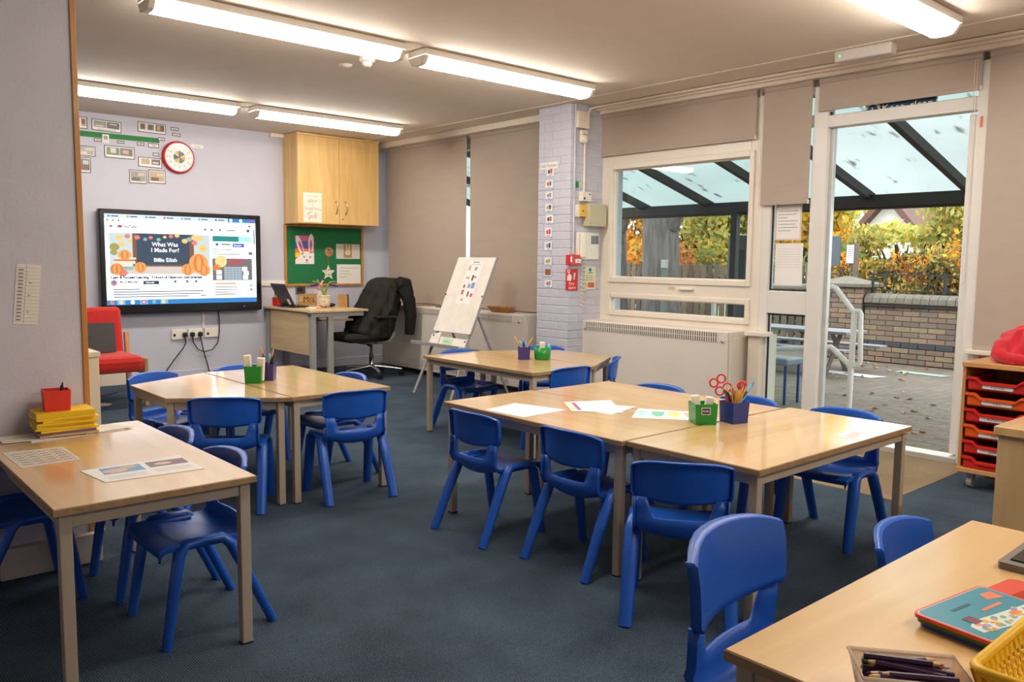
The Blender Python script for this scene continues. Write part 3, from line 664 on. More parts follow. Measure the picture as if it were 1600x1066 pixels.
# sockets, plugs and leads under the screen
def plate(x0, x1, z0, z1, label, y=D):
    t = thing('wall_socket', label, 'socket', ((x0 + x1) / 2, y, z0), group='sockets under the screen')
    MB().box(x0, x1, y - .022, y, z0, z1, b=.004).build('face_plate', whitep, t)
    return t
p1 = plate(3.092, 3.250, .437, .542, 'leftmost white double socket under the screen, one black plug in it')
p2 = plate(3.268, 3.424, .441, .545, 'middle white double socket under the screen with two black plugs')
p3 = plate(3.446, 3.598, .445, .545, 'rightmost white socket plate under the screen, nothing plugged in')
for p_, xs in ((p1, (3.12, 3.155)), (p2, (3.295,)), (p3, (3.48, 3.52, 3.56))):
    MB().box(xs[0] - .012, xs[0] + .012, D - .025, D - .021, .47, .50).build('pin_holes', darkslot, p_)
def lead(x, pts, label):
    t = thing('plug_lead', label, 'cable', (x, D - .03, .47), group='black leads under the screen')
    MB().box(x - .024, x + .024, D - .062, D - .0225, .462, .512, b=.012).build('plug', blackp, t)
    MB().tube(pts, .006, 6).build('cable', blackp, t)
lead(3.225, [(3.225, D - .05, .46), (3.23, D - .045, .40), (3.20, D - .04, .34), (3.10, D - .04, .22), (3.01, D - .04, .10), (3.0, D - .05, .006), (2.9, D - .1, .006)], 'black plug and thin lead running down left from the leftmost socket')
lead(3.305, [(3.305, D - .05, .46), (3.31, D - .045, .40), (3.36, D - .04, .32), (3.43, D - .04, .29), (3.52, D - .04, .31), (3.58, D - .04, .38), (3.60, D - .04, .50), (3.605, D - .035, .62), (3.60, D - .03, .73)], 'black plug with a lead looping up to the screen')
lead(3.39, [(3.39, D - .05, .46), (3.40, D - .045, .40), (3.42, D - .04, .30), (3.46, D - .04, .15), (3.48, D - .04, .06), (3.49, D - .05, .006), (3.55, D - .1, .006)], 'black square plug with a lead dropping straight to the floor')
struct(MB().box(3.424, 3.445, D - .02, D, .545, .75, b=.003).build('trim_8', whitep))

# wall clock
clk = thing('wall_clock', 'round red rimmed teaching clock on the back wall', 'clock', (3.214, D, 2.19))
CF = (V((3.214, D - .045, 2.363)), V((1, 0, 0)), V((0, 0, 1)))
MB().lathe([(.168, 0), (.170, -.02), (.160, -.046), (.148, -.050), (.142, -.040), (.142, -.02)], (3.214, D, 2.363), 40, axis='Y').build('rim', M('clock_red', (196, 30, 36), .3), clk)
fc = MB().disc(CF, 0, 0, .145, 0, .0, .004, 40).build('face', paper, clk)
cm = [M('clk_y', (230, 200, 60), .5), M('clk_g', (90, 150, 110), .5), M('clk_b', (80, 110, 170), .5), M('clk_p', (220, 150, 140), .5), ink]
cd = MB()
for i in range(12): cd.disc(CF, 0, 0, .062, [0, 2, 1, 3][i % 4], .0045, .0005, 6, a0=PI / 6 * i, a1=PI / 6 * (i + 1))
for i in range(12): cd.disc(CF, .125 * math.cos(PI / 6 * i), .125 * math.sin(PI / 6 * i), .006, i % 4, .0045, .0005, 8)
cd.build('dial_print', cm, fc)
for i in range(12):
    a = PI / 2 - PI / 6 * (i + 1); text('numeral', str(i + 1), CF, .026, ink, fc, .10 * math.cos(a), .10 * math.sin(a) - .009, .0046, .0002, 'CENTER')
MB().sheet(CF, [(-.003, -.01), (.003, -.01), (.002, .07), (-.002, .07)], .001, 0, .006).build('minute_hand', ink, clk)
MB().sheet(CF, [(.0, -.003), (-.05, -.012), (-.055, -.008), (0, .004)], .001, 0, .0075).build('hour_hand', ink, clk)
MB().disc(CF, 0, 0, .146, 0, .010, .001, 40).build('glass', GLASS('clock_glass', (1, 1, 1), .12), clk)

# timeline pictures
PHM = [paper, ink, M('photo_grey', (150, 146, 140), .3), M('photo_dark', (96, 91, 90), .3), M('photo_green', (86, 110, 70), .3), M('photo_tan', (186, 160, 128), .3), M('photo_brown', (120, 84, 66), .3), M('photo_pale', (200, 190, 180), .3)]
def picture(x0, z1, x1, z0, label, blocks, rot=0.0, border=1, name='laminated_picture', cat='picture', words=None):
    t = thing(name, label, cat, ((x0 + x1) / 2, D, z0), group='timeline pieces on the back wall')
    w, h = x1 - x0, z1 - z0; cx, cz = (x0 + x1) / 2, (z0 + z1) / 2; ca, sa = math.cos(rot), math.sin(rot)
    fr = (V((cx, D, cz)), V((ca, 0, sa)), V((-sa, 0, ca)))
    MB().rect(fr, -w / 2, -h / 2, w / 2, h / 2, 0, .002, .0015).build('card', ink if border else paper, t)
    mb = MB()
    if border: mb.rect(fr, -w / 2 + .007, -h / 2 + .007, w / 2 - .007, h / 2 - .007, 0, .0036, .0004)
    for bi, (a, b_, c, d_, k) in enumerate(blocks): mb.rect(fr, (a - .5) * w, (b_ - .5) * h, (c - .5) * w, (d_ - .5) * h, k, .0041 + bi * .0005, .0004)
    if mb.f: mb.build('print', PHM, t)
    if words: text('lettering', words, fr, h * .62, ink, t, 0, -h * .22, .0046, .0001, 'CENTER')
    return t
def ph2(k1, k2): return [(.07, .30, .49, .86, k1), (.12, .36, .40, .52, 7), (.51, .30, .93, .86, k2), (.58, .62, .85, .74, 7), (.2, .12, .8, .16, 2)]
def ph1(k1, k2): return [(.08, .16, .92, .90, k1), (.15, .2, .6, .45, k2), (.5, .55, .86, .8, 7)]
picture(2.245, 2.678, 2.346, 2.562, 'laminated picture highest at far left, cut off by the stub pillar', [(.45, .2, .9, .85, 5), (.5, .35, .75, .8, 6)])
picture(2.384, 2.668, 2.660, 2.557, 'wide laminated picture with two dark car photographs, top left of the timeline', ph2(2, 3), -.03)
picture(2.818, 2.692, 3.098, 2.588, 'wide laminated picture with three photographs, top of the timeline beside the dark label', [(.06, .25, .30, .88, 7), (.1, .3, .25, .8, 6), (.33, .25, .60, .88, 7), (.36, .3, .55, .8, 3), (.63, .25, .94, .88, 6), (.68, .35, .8, .8, 5)], -.02)
picture(2.493, 2.425, 2.780, 2.303, 'wide laminated picture with one green photograph below the green strip', [(.07, .25, .49, .86, 4), (.2, .4, .38, .8, 7), (.51, .25, .93, .86, 3), (.6, .4, .8, .7, 5)])
picture(2.813, 2.338, 3.050, 2.237, 'laminated picture touching the left of the clock, low in the timeline', [(.12, .3, .48, .85, 5), (.55, .3, .92, .85, 3), (.6, .4, .85, .6, 7)], -.02)
picture(2.721, 2.202, 2.892, 2.066, 'left of the two lowest laminated pictures, grey cars', ph1(2, 3))
picture(2.908, 2.215, 3.082, 2.078, 'right of the two lowest laminated pictures, sepia cars', ph1(5, 6))
picture(2.22, 2.398, 2.410, 2.300, 'laminated picture at far left under the green strip, upper one', ph1(2, 7))
picture(2.22, 2.286, 2.363, 2.136, 'laminated picture at far left under the green strip, lower one', ph1(3, 6))
lb = 'small printed '
picture(3.149, 2.672, 3.232, 2.640, 'dark framed word label highest, above the clock', [], 0, 1, 'word_label', 'label', '2020s')
picture(3.161, 2.614, 3.250, 2.583, 'word label reading Today above the clock', [], -.05, 1, 'word_label', 'label', 'Today')
picture(3.016, 2.554, 3.086, 2.520, 'year label at the right tip of the green strip', [], 0, 1, 'word_label', 'label', '2000')
picture(2.915, 2.485, 3.024, 2.441, 'year label just under the right tip of the green strip', [], 0, 1, 'word_label', 'label', '1990s')
picture(2.96, 2.392, 3.022, 2.356, 'label just above the picture that touches the clock', [], 0, 1, 'word_label', 'label', 'Past')
picture(3.358, 2.518, 3.486, 2.484, 'label strip right of the clock', [], -.03, 0, 'word_label', 'label', 'the past')
picture(2.479, 2.528, 2.541, 2.446, 'small portrait picture hanging over the green strip', [(.2, .35, .8, .85, 2), (.3, .5, .7, .8, 3)], 0, 0)
picture(2.614, 2.480, 2.686, 2.453, 'year label under the middle of the green strip', [], 0, 1, 'word_label', 'label', '1970s')
picture(2.805, 2.482, 2.879, 2.452, 'year label under the green strip, second from its right tip', [], 0, 1, 'word_label', 'label', '1980s')
picture(2.401, 2.484, 2.470, 2.450, 'year label under the green strip left of the small portrait', [], 0, 1, 'word_label', 'label', '1900')
gs = MB().sheet(FB(2.20, 0), [(0, 2.487), (.83, 2.494), (.83, 2.544), (0, 2.543)], .002, 0, .0)
tag(gs.build('timeline_strip', M('green_card', (22, 120, 44), .6)), 'long green card strip running through the timeline pictures', 'paper strip')

# wall cupboard
cb = thing('wall_cupboard', 'maple wall cupboard with two doors above the green pinboard', 'cupboard', (4.936, D, 1.715))
MB().box(4.405, 5.468, 8.652, D - .002, 1.715, 2.70, b=.002).build('body', maple_z, cb)
MB().box(4.400, 5.473, 8.63, D - .002, 2.70, 2.724, b=.002).build('top_panel', maple_z, cb)
for i, (a, b_) in enumerate([(4.407, 4.929), (4.933, 5.466)]):
    dr = MB().box(a, b_, 8.632, 8.651, 1.717, 2.698, b=.002).build('door', maple_z, cb)
    hx = 4.882 if i == 0 else 5.008
    MB().tube([(hx, 8.632, 1.985), (hx, 8.606, 1.965), (hx + .012, 8.60, 1.91), (hx, 8.606, 1.85), (hx, 8.632, 1.832)], .006, 8).build('handle', steel, dr)
MB().lathe([(.010, 0), (.010, -.008), (.006, -.010)], (4.969, 8.632, 1.777), 14, axis='Y').build('lock', steel, cb)
ps = MB().rect(FB(4.468, 1.732, 8.630), 0, 0, .232, .33, 0, .001, .001).build('values_poster', paperc)
tag(ps, 'cream poster in red lettering stuck on the left cupboard door', 'poster')
rp = M('coral_print', (220, 84, 78), .6); pf = FB(4.468, 1.732, 8.630)
pt_ = M('tan_doodle_print', (214, 190, 160), .6)
dd = MB(); random.seed(3)
for i in range(70):
    xx, zz = random.uniform(.015, .215), random.uniform(.015, .27)
    if any(abs(zz - q) < .02 and abs(xx - .116) < .085 for q in (.055, .15, .232)): continue
    dd.disc(pf, xx, zz, random.uniform(.004, .010), 0, .0021, .0002, 5)
dd.build('doodle_print', pt_, ps)['kind'] = 'stuff'
text('lettering', 'READY', pf, .040, rp, ps, .116, .222, .0024, .0001, 'CENTER'); text('lettering', 'RESPECTFUL', pf, .031, rp, ps, .116, .138, .0024, .0001, 'CENTER'); text('lettering', 'SAFE', pf, .054, rp, ps, .116, .042, .0024, .0001, 'CENTER')
text('lettering', 'AT ROUNDWOOD PRIMARY', pf, .0165, rp, ps, .116, .302, .0024, .0001, 'CENTER') if False else text('lettering', 'SCHOOL WE ARE...', pf, .018, rp, ps, .116, .284, .0024, .0001, 'CENTER')

# pinboard
pb = thing('pinboard', 'green felt pinboard in a wooden frame under the cupboard', 'pinboard', (4.92, D, .995))
MB().box(4.425, 5.42, D - .018, D - .002, 1.015, 1.695).build('felt', greenfelt, pb)
for (a, b_, c, d_) in [(4.40, 4.425, .993, 1.712), (5.42, 5.445, .993, 1.712), (4.425, 5.42, .993, 1.018), (4.425, 5.42, 1.690, 1.712)]:
    MB().box(a, b_, D - .03, D - .002, c, d_, b=.003).build('frame_bar', pine, pb)
BF = FB(0, 0, D - .018)
def bsheet(name, x0, z0, x1, z1, m, label, cat='paper'):
    o = MB().rect(BF, x0, z0, x1, z1, 0, .001, .001).build(name, m); return tag(o, label, cat)
rb = bsheet('rabbit_drawing', 4.534, 1.252, 4.777, 1.584, M('drawing_pink', (214, 110, 160), .7), 'drawing of a white rabbit on coloured stripes pinned at the left of the board', 'drawing')
rm = [M('crayon_blue', (96, 104, 184), .7), M('crayon_orange', (236, 120, 40), .7), M('crayon_yellow', (240, 200, 40), .7), M('crayon_red', (214, 60, 50), .7), paper, M('crayon_pink', (212, 100, 156), .7), ink]
rr_ = MB()
rr_.rect(BF, 4.534, 1.43, 4.777, 1.52, 0, .0021); rr_.rect(BF, 4.534, 1.385, 4.777, 1.43, 1, .0021); rr_.rect(BF, 4.534, 1.33, 4.777, 1.385, 2, .0021); rr_.rect(BF, 4.534, 1.30, 4.777, 1.33, 3, .0021)
rr_.sheet(BF, [(4.534, 1.252), (4.777, 1.252), (4.777, 1.375), (4.74, 1.40), (4.65, 1.40), (4.60, 1.36), (4.545, 1.315), (4.534, 1.30)], .0003, 4, .0026)
def ear(cx, cz, a, w, h, m, off):
    rr_.sheet(BF, [(cx + w * math.cos(q) * math.cos(a) - h * math.sin(q) * math.sin(a), cz + w * math.cos(q) * math.sin(a) + h * math.sin(q) * math.cos(a)) for q in [2 * PI * i / 16 for i in range(16)]], .0003, m, off)
ear(4.592, 1.475, .32, .036, .115, 4, .0026); ear(4.738, 1.495, -.03, .036, .115, 4, .0026); ear(4.605, 1.455, .36, .018, .07, 5, .0030); ear(4.736, 1.47, -.03, .018, .068, 5, .0030)
for ex in (4.645, 4.725): ear(ex, 1.335, 0, .007, .013, 6, .0030)
ear(4.682, 1.298, 0, .016, .009, 3, .0030)
rr_.rect(BF, 4.680, 1.272, 4.684, 1.295, 6, .0030); rr_.rect(BF, 4.655, 1.268, 4.71, 1.272, 6, .0030)
rr_.build('crayon_drawing', rm, rb)
ds = thing('wooden_disc', 'round wooden name disc in the middle of the pinboard', 'plaque', (4.975, D - .018, 1.345))
MB().lathe([(.055, 0), (.055, -.006)], (4.975, D - .018, 1.40), 28, axis='Y').build('disc', WOOD('slice_wood', (176, 130, 80), (196, 150, 98), .5), ds)
text('lettering', 'MRS', FB(4.975, 1.40, D - .024), .03, ink, ds, 0, .008, .0006, .0002, 'CENTER'); text('lettering', 'NEWMAN', FB(4.975, 1.40, D - .024), .022, ink, ds, 0, -.022, .0006, .0002, 'CENTER') if False else text('lettering', 'TEACHER', FB(4.975, 1.40, D - .024), .02, ink, ds, 0, -.02, .0006, .0002, 'CENTER')
st = thing('hanging_star', 'white star decoration hanging on a ribbon from the pinboard', 'decoration', (4.96, D - .02, 1.06))
SF = FB(4.962, 1.148, D - .019)
MB().sheet(SF, [((.093 if i % 2 == 0 else .042) * math.sin(i * PI / 5), (.093 if i % 2 == 0 else .042) * math.cos(i * PI / 5)) for i in range(10)][::-1], .006, 0, .001).build('star', whitep, st)
MB().rect(SF, -.006, .08, .006, .20, 0, .001, .002).build('ribbon', M('brown_ribbon', (150, 80, 50), .7), st)
sp = MB().disc(SF, .005, .035, .009, 0, .0072).rect(SF, -.05, .012, -.02, .02, 0, .0072)
for i, k in enumerate((1, 2, 3, 1)): sp.rect(SF, -.032 + i * .018, -.03, -.020 + i * .018, -.012, k, .0072)
sp.build('star_print', [redsign, yellowp, skyblue, greenp], st)
pr_ = bsheet('rabbit_photo', 5.073, 1.318, 5.402, 1.497, M('photo_paper', (214, 206, 196), .6), 'landscape photo sheet with a toy rabbit pinned upper right on the board', 'photo')
q_ = MB().rect(BF, 5.175, 1.33, 5.29, 1.49, 0, .0021); q_.disc(BF, 5.232, 1.395, .036, 1, .0026); q_.disc(BF, 5.215, 1.452, .012, 1, .0026, ry=.035); q_.disc(BF, 5.25, 1.452, .012, 1, .0026, ry=.035); q_.disc(BF, 5.232, 1.347, .028, 2, .0030, ry=.018)
q_.build('photo_print', [M('photo_wood', (176, 146, 118), .6), M('photo_cream', (226, 206, 170), .6), M('photo_amber', (206, 140, 60), .6)], pr_)
nt_ = bsheet('typed_note', 5.080, 1.018, 5.412, 1.250, paper, 'white typed sheet with yellow highlights pinned lower right on the board', 'paper')
q_ = MB()
for i in range(4): q_.rect(BF, 5.11, 1.205 - i * .036, [5.39, 5.25, 5.27, 5.22][i], 1.209 - i * .036, 0, .0021)
for (a, b_) in [(5.155, 1.17), (5.21, 1.17), (5.24, 1.135), (5.135, 1.095)]: q_.rect(BF, a, b_ - .009, a + .022, b_ + .009, 1, .0024)
q_.rect(BF, 5.085, 1.235, 5.095, 1.245, 1, .0024); q_.rect(BF, 5.397, 1.235, 5.407, 1.245, 1, .0024)
q_.build('print', [inkg, M('highlighter', (238, 230, 90), .6)], nt_)
sk = plate(4.536, 4.657, .905, 1.02, 'grey metal socket behind the laptop below the pinboard'); sk.children[0].data.materials[0] = steel
MB().box(4.56, 4.60, D - .06, D - .0225, .93, .98, b=.008).build('plug', blackp, sk)

# ================================================================== RADIATORS
def radiator(x0, x1, y0, y1, z1, label, gt, gb=None):
    t = thing('convector_radiator', label, 'radiator', ((x0 + x1) / 2, (y0 + y1) / 2, 0), group='boxed radiators under the windows')
    MB().box(x0 + .02, x1, y0, y1, .05, z1, b=.006).build('casing', radm, t)
    MB().box(x0 + .06, x1, y0 + .03, y1 - .03, 0, .05).build('kick_plinth', darkslot, t)
    MB().box(x0, x0 + .018, y0 + .012, y1 - .012, .06, z1 - .004, b=.004).build('front_panel', radm, t)
    MB().box(x0 + .05, x1 - .03, y0 - .004, y0 + .001, .09, z1 - .05, b=.002).build('end_panel', radm, t)
    for (za, zb, ya, yb) in [gt] + ([gb] if gb else []):
        g = MB().box(x0 - .001, x0 + .002, ya, yb, za, zb).build('grille_slot', darkslot, t)
        s = MB(); n = int((yb - ya) / .022)
        for i in range(n + 1): s.box(x0 - .006, x0 - .001, ya + (yb - ya) * i / n - .0055, ya + (yb - ya) * i / n + .0055, za, zb)
        s.box(x0 - .005, x0 - .001, ya, yb, (za + zb) / 2 - .003, (za + zb) / 2 + .003)
        s.build('grille_bars', radm, g)['kind'] = 'stuff'
    for yy in (y0 + .055, y1 - .055): MB().lathe([(.013, 0), (.013, -.012), (.008, -.015)], (x0, yy, gt[0] + .01), 14, axis='X').build('lock_knob', chrome, t)
    return t
radiator(5.58, W - .002, 3.725, 5.33, .775, 'long boxed cream radiator under the big window by the brick pillar', (.688, .762, 3.83, 5.275))
radiator(5.45, 5.795, 5.99, 8.56, .785, 'long boxed cream radiator behind the easel under the lowered blinds', (.705, .765, 6.16, 8.22), (.03 + .06, .175, 6.2, 8.45))

# ================================================================== THINGS ON THE BRICK PILLAR
PY = 5.318                                             # near face of the bricks
def pbox(name, x0, x1, z0, z1, d, m, label, cat, b=.006):
    t = thing(name, label, cat, ((x0 + x1) / 2, PY, z0)); MB().box(x0, x1, PY - d, PY, z0, z1, b=b).build('case', m, t); return t
PF = lambda x, z, d=0: FB(x, z, PY - d)
whb = M('ivory_plastic', (232, 222, 200), .4)
a = pbox('alarm_box', 5.43, 5.575, 2.515, 2.665, .05, whb, 'square ivory alarm box high on the brick pillar', 'alarm box')
text('lettering', 'KEY', PF(5.5, 2.57, .05), .026, M('pale_emboss', (206, 188, 158), .5), a, 0, 0, .0004, .0004, 'CENTER')
a = thing('motion_sensor', 'small rounded white motion sensor under the alarm box', 'sensor', (5.535, PY, 2.385))
MB().box(5.485, 5.585, PY - .035, PY, 2.385, 2.505, b=.02).build('case', whb, a); MB().ball((5.535, PY - .03, 2.425), .042, .03, .038).build('lens', whitep, a); MB().box(5.51, 5.56, PY - .038, PY - .033, 2.462, 2.466).build('slot', ink, a)
a = thing('conduit', 'thin white conduit dropping from the motion sensor', 'conduit', (5.555, PY, 1.96)); MB().tube([(5.555, PY - .012, 2.385), (5.555, PY - .012, 1.955)], .010, 8).build('pipe', whitep, a)
MB().box(5.54, 5.57, PY - .018, PY, 2.16, 2.175, b=.003).build('clip', whitep, a)
a = thing('corner_conduit', 'lavender painted conduit down the edge of the brick pillar', 'conduit', (5.44, PY, 1.4)); MB().tube([(5.428, PY - .012, 2.72), (5.428, PY - .012, 1.385)], .010, 8).build('pipe', lavb, a)
a = thing('ceiling_conduit', 'cream conduit bending from the pillar along the ceiling trim', 'conduit', (5.60, PY, 2.6))
MB().tube([(5.60, PY - .012, 2.60), (5.60, PY - .012, 2.67), (5.605, PY - .03, 2.70), (5.63, PY - .07, 2.714), (5.64, PY - .2, 2.716), (5.64, 1.2, 2.716)], .011, 8).build('pipe', creamp, a)
a = pbox('green_tag', 5.440, 5.487, 1.985, 2.040, .014, greenp, 'small green key tag hanging on the brick pillar', 'tag', .004); MB().tube([(5.463, PY - .004, 2.065), (5.463, PY - .012, 2.04)], .004, 6).build('hook', steel, a)
a = pbox('switch_unit', 5.497, 5.62, 1.865, 1.95, .05, whitep, 'small white switch unit above the yellow and beige boxes', 'switch'); MB().box(5.515, 5.535, PY - .054, PY - .049, 1.88, 1.90).build('key_hole', ink, a); MB().tube([(5.59, PY - .05, 1.93), (5.59, PY - .06, 1.93)], .006, 8).build('button', ink, a)
a = pbox('yellow_call_point', 5.450, 5.555, 1.725, 1.83, .045, M('yellow_case', (238, 186, 70), .4), 'yellow call point box left of the beige junction box', 'call point', .004); MB().box(5.44, 5.47, PY - .046, PY - .0, 1.72, 1.832, b=.003).build('side_cover', whb, a); MB().lathe([(.008, 0), (.008, -.004)], (5.513, PY - .045, 1.777), 10, axis='Y').build('key_hole', ink, a)
a = pbox('junction_box', 5.557, 5.79, 1.64, 1.845, .085, M('beige_case', (196, 186, 152), .5), 'beige junction box with corner screws on the brick pillar', 'junction box')
for (xx, zz) in [(5.58, 1.66), (5.77, 1.66), (5.58, 1.825), (5.77, 1.825)]: MB().lathe([(.006, 0), (.006, -.003)], (xx, PY - .085, zz), 8, axis='Y').build('screw', greymetal, a)
a = pbox('intercom', 5.465, 5.745, 1.335, 1.585, .04, whitep, 'white door entry handset with a small dark screen on the pillar', 'intercom', .008)
MB().box(5.475, 5.545, PY - .075, PY - .04, 1.35, 1.575, b=.016).build('handset', whitep, a); MB().box(5.635, 5.73, PY - .043, PY - .039, 1.48, 1.555).build('display', M('dark_display', (96, 88, 84), .2), a); MB().box(5.635, 5.665, PY - .044, PY - .039, 1.42, 1.435).build('button', whb, a)
cl = MB(); pts = [(5.547 + .026 * math.cos(i * .9), PY - .03 + .02 * math.sin(i * .9), 1.335 - i * .0052) for i in range(84)]
cl.tube(pts, .0045, 5); tag(cl.build('coiled_cord', whb), 'curly ivory handset cord hanging down the pillar', 'cord')
a = pbox('fire_call_point', 5.345, 5.497, 1.283, 1.378, .055, redm, 'red fire alarm call point on the edge of the pillar', 'call point', .005)
MB().box(5.415, 5.487, PY - .058, PY - .054, 1.305, 1.34, b=.001).build('glass_window', paper, a); MB().box(5.352, 5.372, PY - .058, PY - .054, 1.31, 1.362).build('label_strip', paper, a); text('lettering', 'FIRE', PF(5.45, 1.315, .058), .02, ink, a, 0, 0, .0004, .0002, 'CENTER')
a = MB().rect(PF(5.348, 1.052), 0, 0, .155, .200, 0, .001, .003).build('fire_alarm_sign', redsign); tag(a, 'red sign with a pressing hand and white Fire alarm lettering', 'sign')
ff = PF(5.348, 1.052)
text('lettering', 'Fire', ff, .046, paper, a, .075, .048, .0042, .0002, 'CENTER'); text('lettering', 'alarm', ff, .044, paper, a, .085, .012, .0042, .0002, 'CENTER')
q = MB().rect(ff, .020, .165, .052, .192, 0, .0042); q.rect(ff, .028, .172, .044, .185, 1, .0046); q.sheet(ff, [(.018, .09), (.07, .09), (.076, .125), (.07, .145), (.045, .148), (.045, .168), (.034, .168), (.033, .14), (.018, .135)], .0003, 0, .0042)
for k in range(4): q.sheet(ff, [(.098 + .005 * k, .098 + k * .016), (.118 + .004 * k, .104 + k * .016), (.112, .116 + k * .016), (.096, .108 + k * .016)], .0003, 0, .0042)
q.build('pictogram', [paper, redsign], a)
a = MB().rect(PF(5.592, 1.058), 0, 0, .152, .215, 0, .001, .003).build('fire_action_notice', M('pale_yellow_card', (226, 226, 186), .5)); tag(a, 'pale yellow fire action notice with red bars beside the red sign', 'notice')
ff = PF(5.592, 1.058); q = MB().disc(ff, .076, .183, .018, 0, .0042); q.rect(ff, .045, .150, .11, .158, 0, .0042)
for k in range(3): q.rect(ff, .05, .02 + k * .016, .135, .032 + k * .016, 1, .0042); q.rect(ff, .055, .085 + k * .02, .115, .090 + k * .02, 2, .0042); q.disc(ff, .034, .088 + k * .02, .007, [3, 4, 1][k], .0042)
q.disc(ff, .028, .042, .014, 1, .0042); q.disc(ff, .028, .042, .010, 5, .0046)
q.build('notice_print', [M('notice_blue', (40, 110, 180), .5), redsign, inkg, greenp, M('olive_print', (130, 120, 50), .5), M('pale_yellow_card', (226, 226, 186), .5)], a)
# visual timetable on the front face of the pillar
TX = 5.387
tcols = [M('tt_red', (206, 80, 70), .6), M('tt_grey', (150, 146, 150), .6), M('tt_tan', (196, 160, 110), .6), M('tt_blue', (120, 150, 200), .6), M('tt_green', (130, 170, 90), .6), M('tt_brown', (150, 96, 64), .6), ink]
crd = M('timetable_card', (238, 236, 238), .5); brd = M('timetable_border', (176, 200, 220), .5)
a = MB().rect(FW(5.712, 2.165, TX), 0, 0, .235, .062, 0, .001, .0015).build('timetable_heading', paper); tag(a, 'white heading strip at the top of the picture timetable on the pillar', 'label')
text('lettering', 'Daily Timetable', FW(5.595, 2.165, TX), .036, inkg, a, 0, .02, .0028, .0002, 'CENTER', .9)
cz = [(2.183, 2.098), (2.070, 1.988), (1.960, 1.888), (1.852, 1.775), (1.747, 1.664), (1.632, 1.541), (1.502, 1.416), (1.354, 1.279), (1.250, 1.173), (1.145, 1.072)]
nm_ = ['top card of the picture timetable with red and dark figures', 'second timetable card from the top, red building', 'third timetable card from the top, grey book', 'fourth timetable card from the top, mostly white', 'fifth timetable card from the top, pink balloon', 'sixth timetable card from the top, red stripes', 'seventh timetable card from the top, blue figures', 'eighth timetable card from the top, lunch bowl', 'ninth timetable card from the top, brown bricks', 'lowest timetable card on the pillar, small red block']
tk = [(6, 0), (0, 5), (1, 1), (2, 6), (6, 0), (0, 0), (3, 6), (4, 2), (5, 5), (0, 1)]
for i, (z1, z0) in enumerate(cz):
    y0 = 5.640 if i not in (0, 4, 9) else 5.630
    a = MB().rect(FW(y0, z0, TX), 0, 0, .104, z1 - z0, 0, .001, .0012).build('timetable_card', brd); tag(a, nm_[i], 'card', 'picture timetable cards')
    g = FW(y0, z0, TX); h = z1 - z0; q = MB().rect(g, .004, .004, .100, h - .004, 0, .0024)
    q.rect(g, .025, h * .30, .05, h * .7, 1, .0029); q.rect(g, .055, h * .30, .08, h * .8, 2, .0029); q.rect(g, .035, h * .1, .07, h * .16, 3, .0029)
    if i == 8: q.rect(g, .012, h * .2, .092, h * .92, 1, .0032)
    q.build('card_print', [crd, tcols[tk[i][0]], tcols[tk[i][1]], inkg], a)

# ---- ceiling fittings
a = thing('smoke_detector', 'white smoke detector on the ceiling between the lights', 'smoke detector', (3.19, 5.18, CZ)); MB().lathe([(.055, 0), (.055, -.02), (.045, -.026), (.03, -.03)], (3.19, 5.18, CZ), 20).build('base', whitep, a); MB().lathe([(.034, -.028), (.034, -.045), (.022, -.058), (.0, -.058)], (3.19, 5.18, CZ), 16).build('chamber', whitep, a)
a = thing('ceiling_rose', 'small flat white cap on the ceiling behind the smoke detector', 'ceiling cap', (3.18, 5.46, CZ)); MB().lathe([(.05, 0), (.045, -.008), (.02, -.02), (0, -.02)], (3.18, 5.46, CZ), 18).build('cap', ceilm, a)
a = thing('emergency_light', 'clear emergency light with a green indicator on the trim above the door', 'emergency light', (5.38, 2.63, CZ))
MB().box(5.34, 5.43, 2.45, 2.83, 2.655, CZ, b=.012).build('cover', M('clear_ribbed_plastic', (206, 198, 190), .15, 0, .03, 60, .3, 200), a); MB().lathe([(.006, 0), (.006, -.003)], (5.339, 2.79, 2.69), 8, axis='X').build('indicator', EM('green_led', (60, 255, 120), 3), a)

# ================================================================== EASEL
ez = thing('easel', 'white flip easel with grey tubular legs in front of the radiator', 'easel', (5.0, 6.44, 0))
def eb_(z): return 4.9 + (z - .612) * .32 / .735       # board plane leans back
BFm = (V((4.9, 6.735, .612)), V((0, -1, 0)), V((.32, 0, .735)).normalized()); bl = math.hypot(.32, .735); bn = BFm[1].cross(BFm[2])
MB().sheet(BFm, [(0, 0), (.589, 0), (.589, bl), (0, bl)], .012, 0, -.012).build('whiteboard', M('whiteboard', (238, 230, 220), .25), ez)
MB().sheet(BFm, [(-.006, .0), (.0, .0), (.0, bl), (-.006, bl)], .014, 0, -.013).build('edge_strip', greymetal, ez)
MB().sheet(BFm, [(.589, .0), (.603, .0), (.603, bl), (.589, bl)], .02, 0, -.02).build('edge_strip', greymetal, ez)
for yy in (6.70, 6.18):
    MB().tube([(eb_(1.25) + .03, yy, 1.25), (eb_(.5) + .03, yy, .5), (4.66 if yy > 6.5 else 4.68, yy + (.03 if yy > 6.5 else -.03), .0)], .014, 8).build('front_leg', greymetal, ez)
    MB().tube([(eb_(.80) + .035, yy, .80), (5.40, yy + (.03 if yy > 6.5 else -.02), 0)], .013, 8).build('rear_leg', greymetal, ez)
MB().tube([(5.30, 6.2, .4), (5.30, 6.70, .4)], .010, 8).build('brace', greymetal, ez)
tr = MB().box(4.74, 4.86, 6.12, 6.90, .475, .492, b=.004).box(4.738, 4.748, 6.12, 6.90, .475, .51, b=.003).box(4.85, 4.905, 6.15, 6.74, .47, .50, b=.003).build('pen_tray', greymetal, ez)
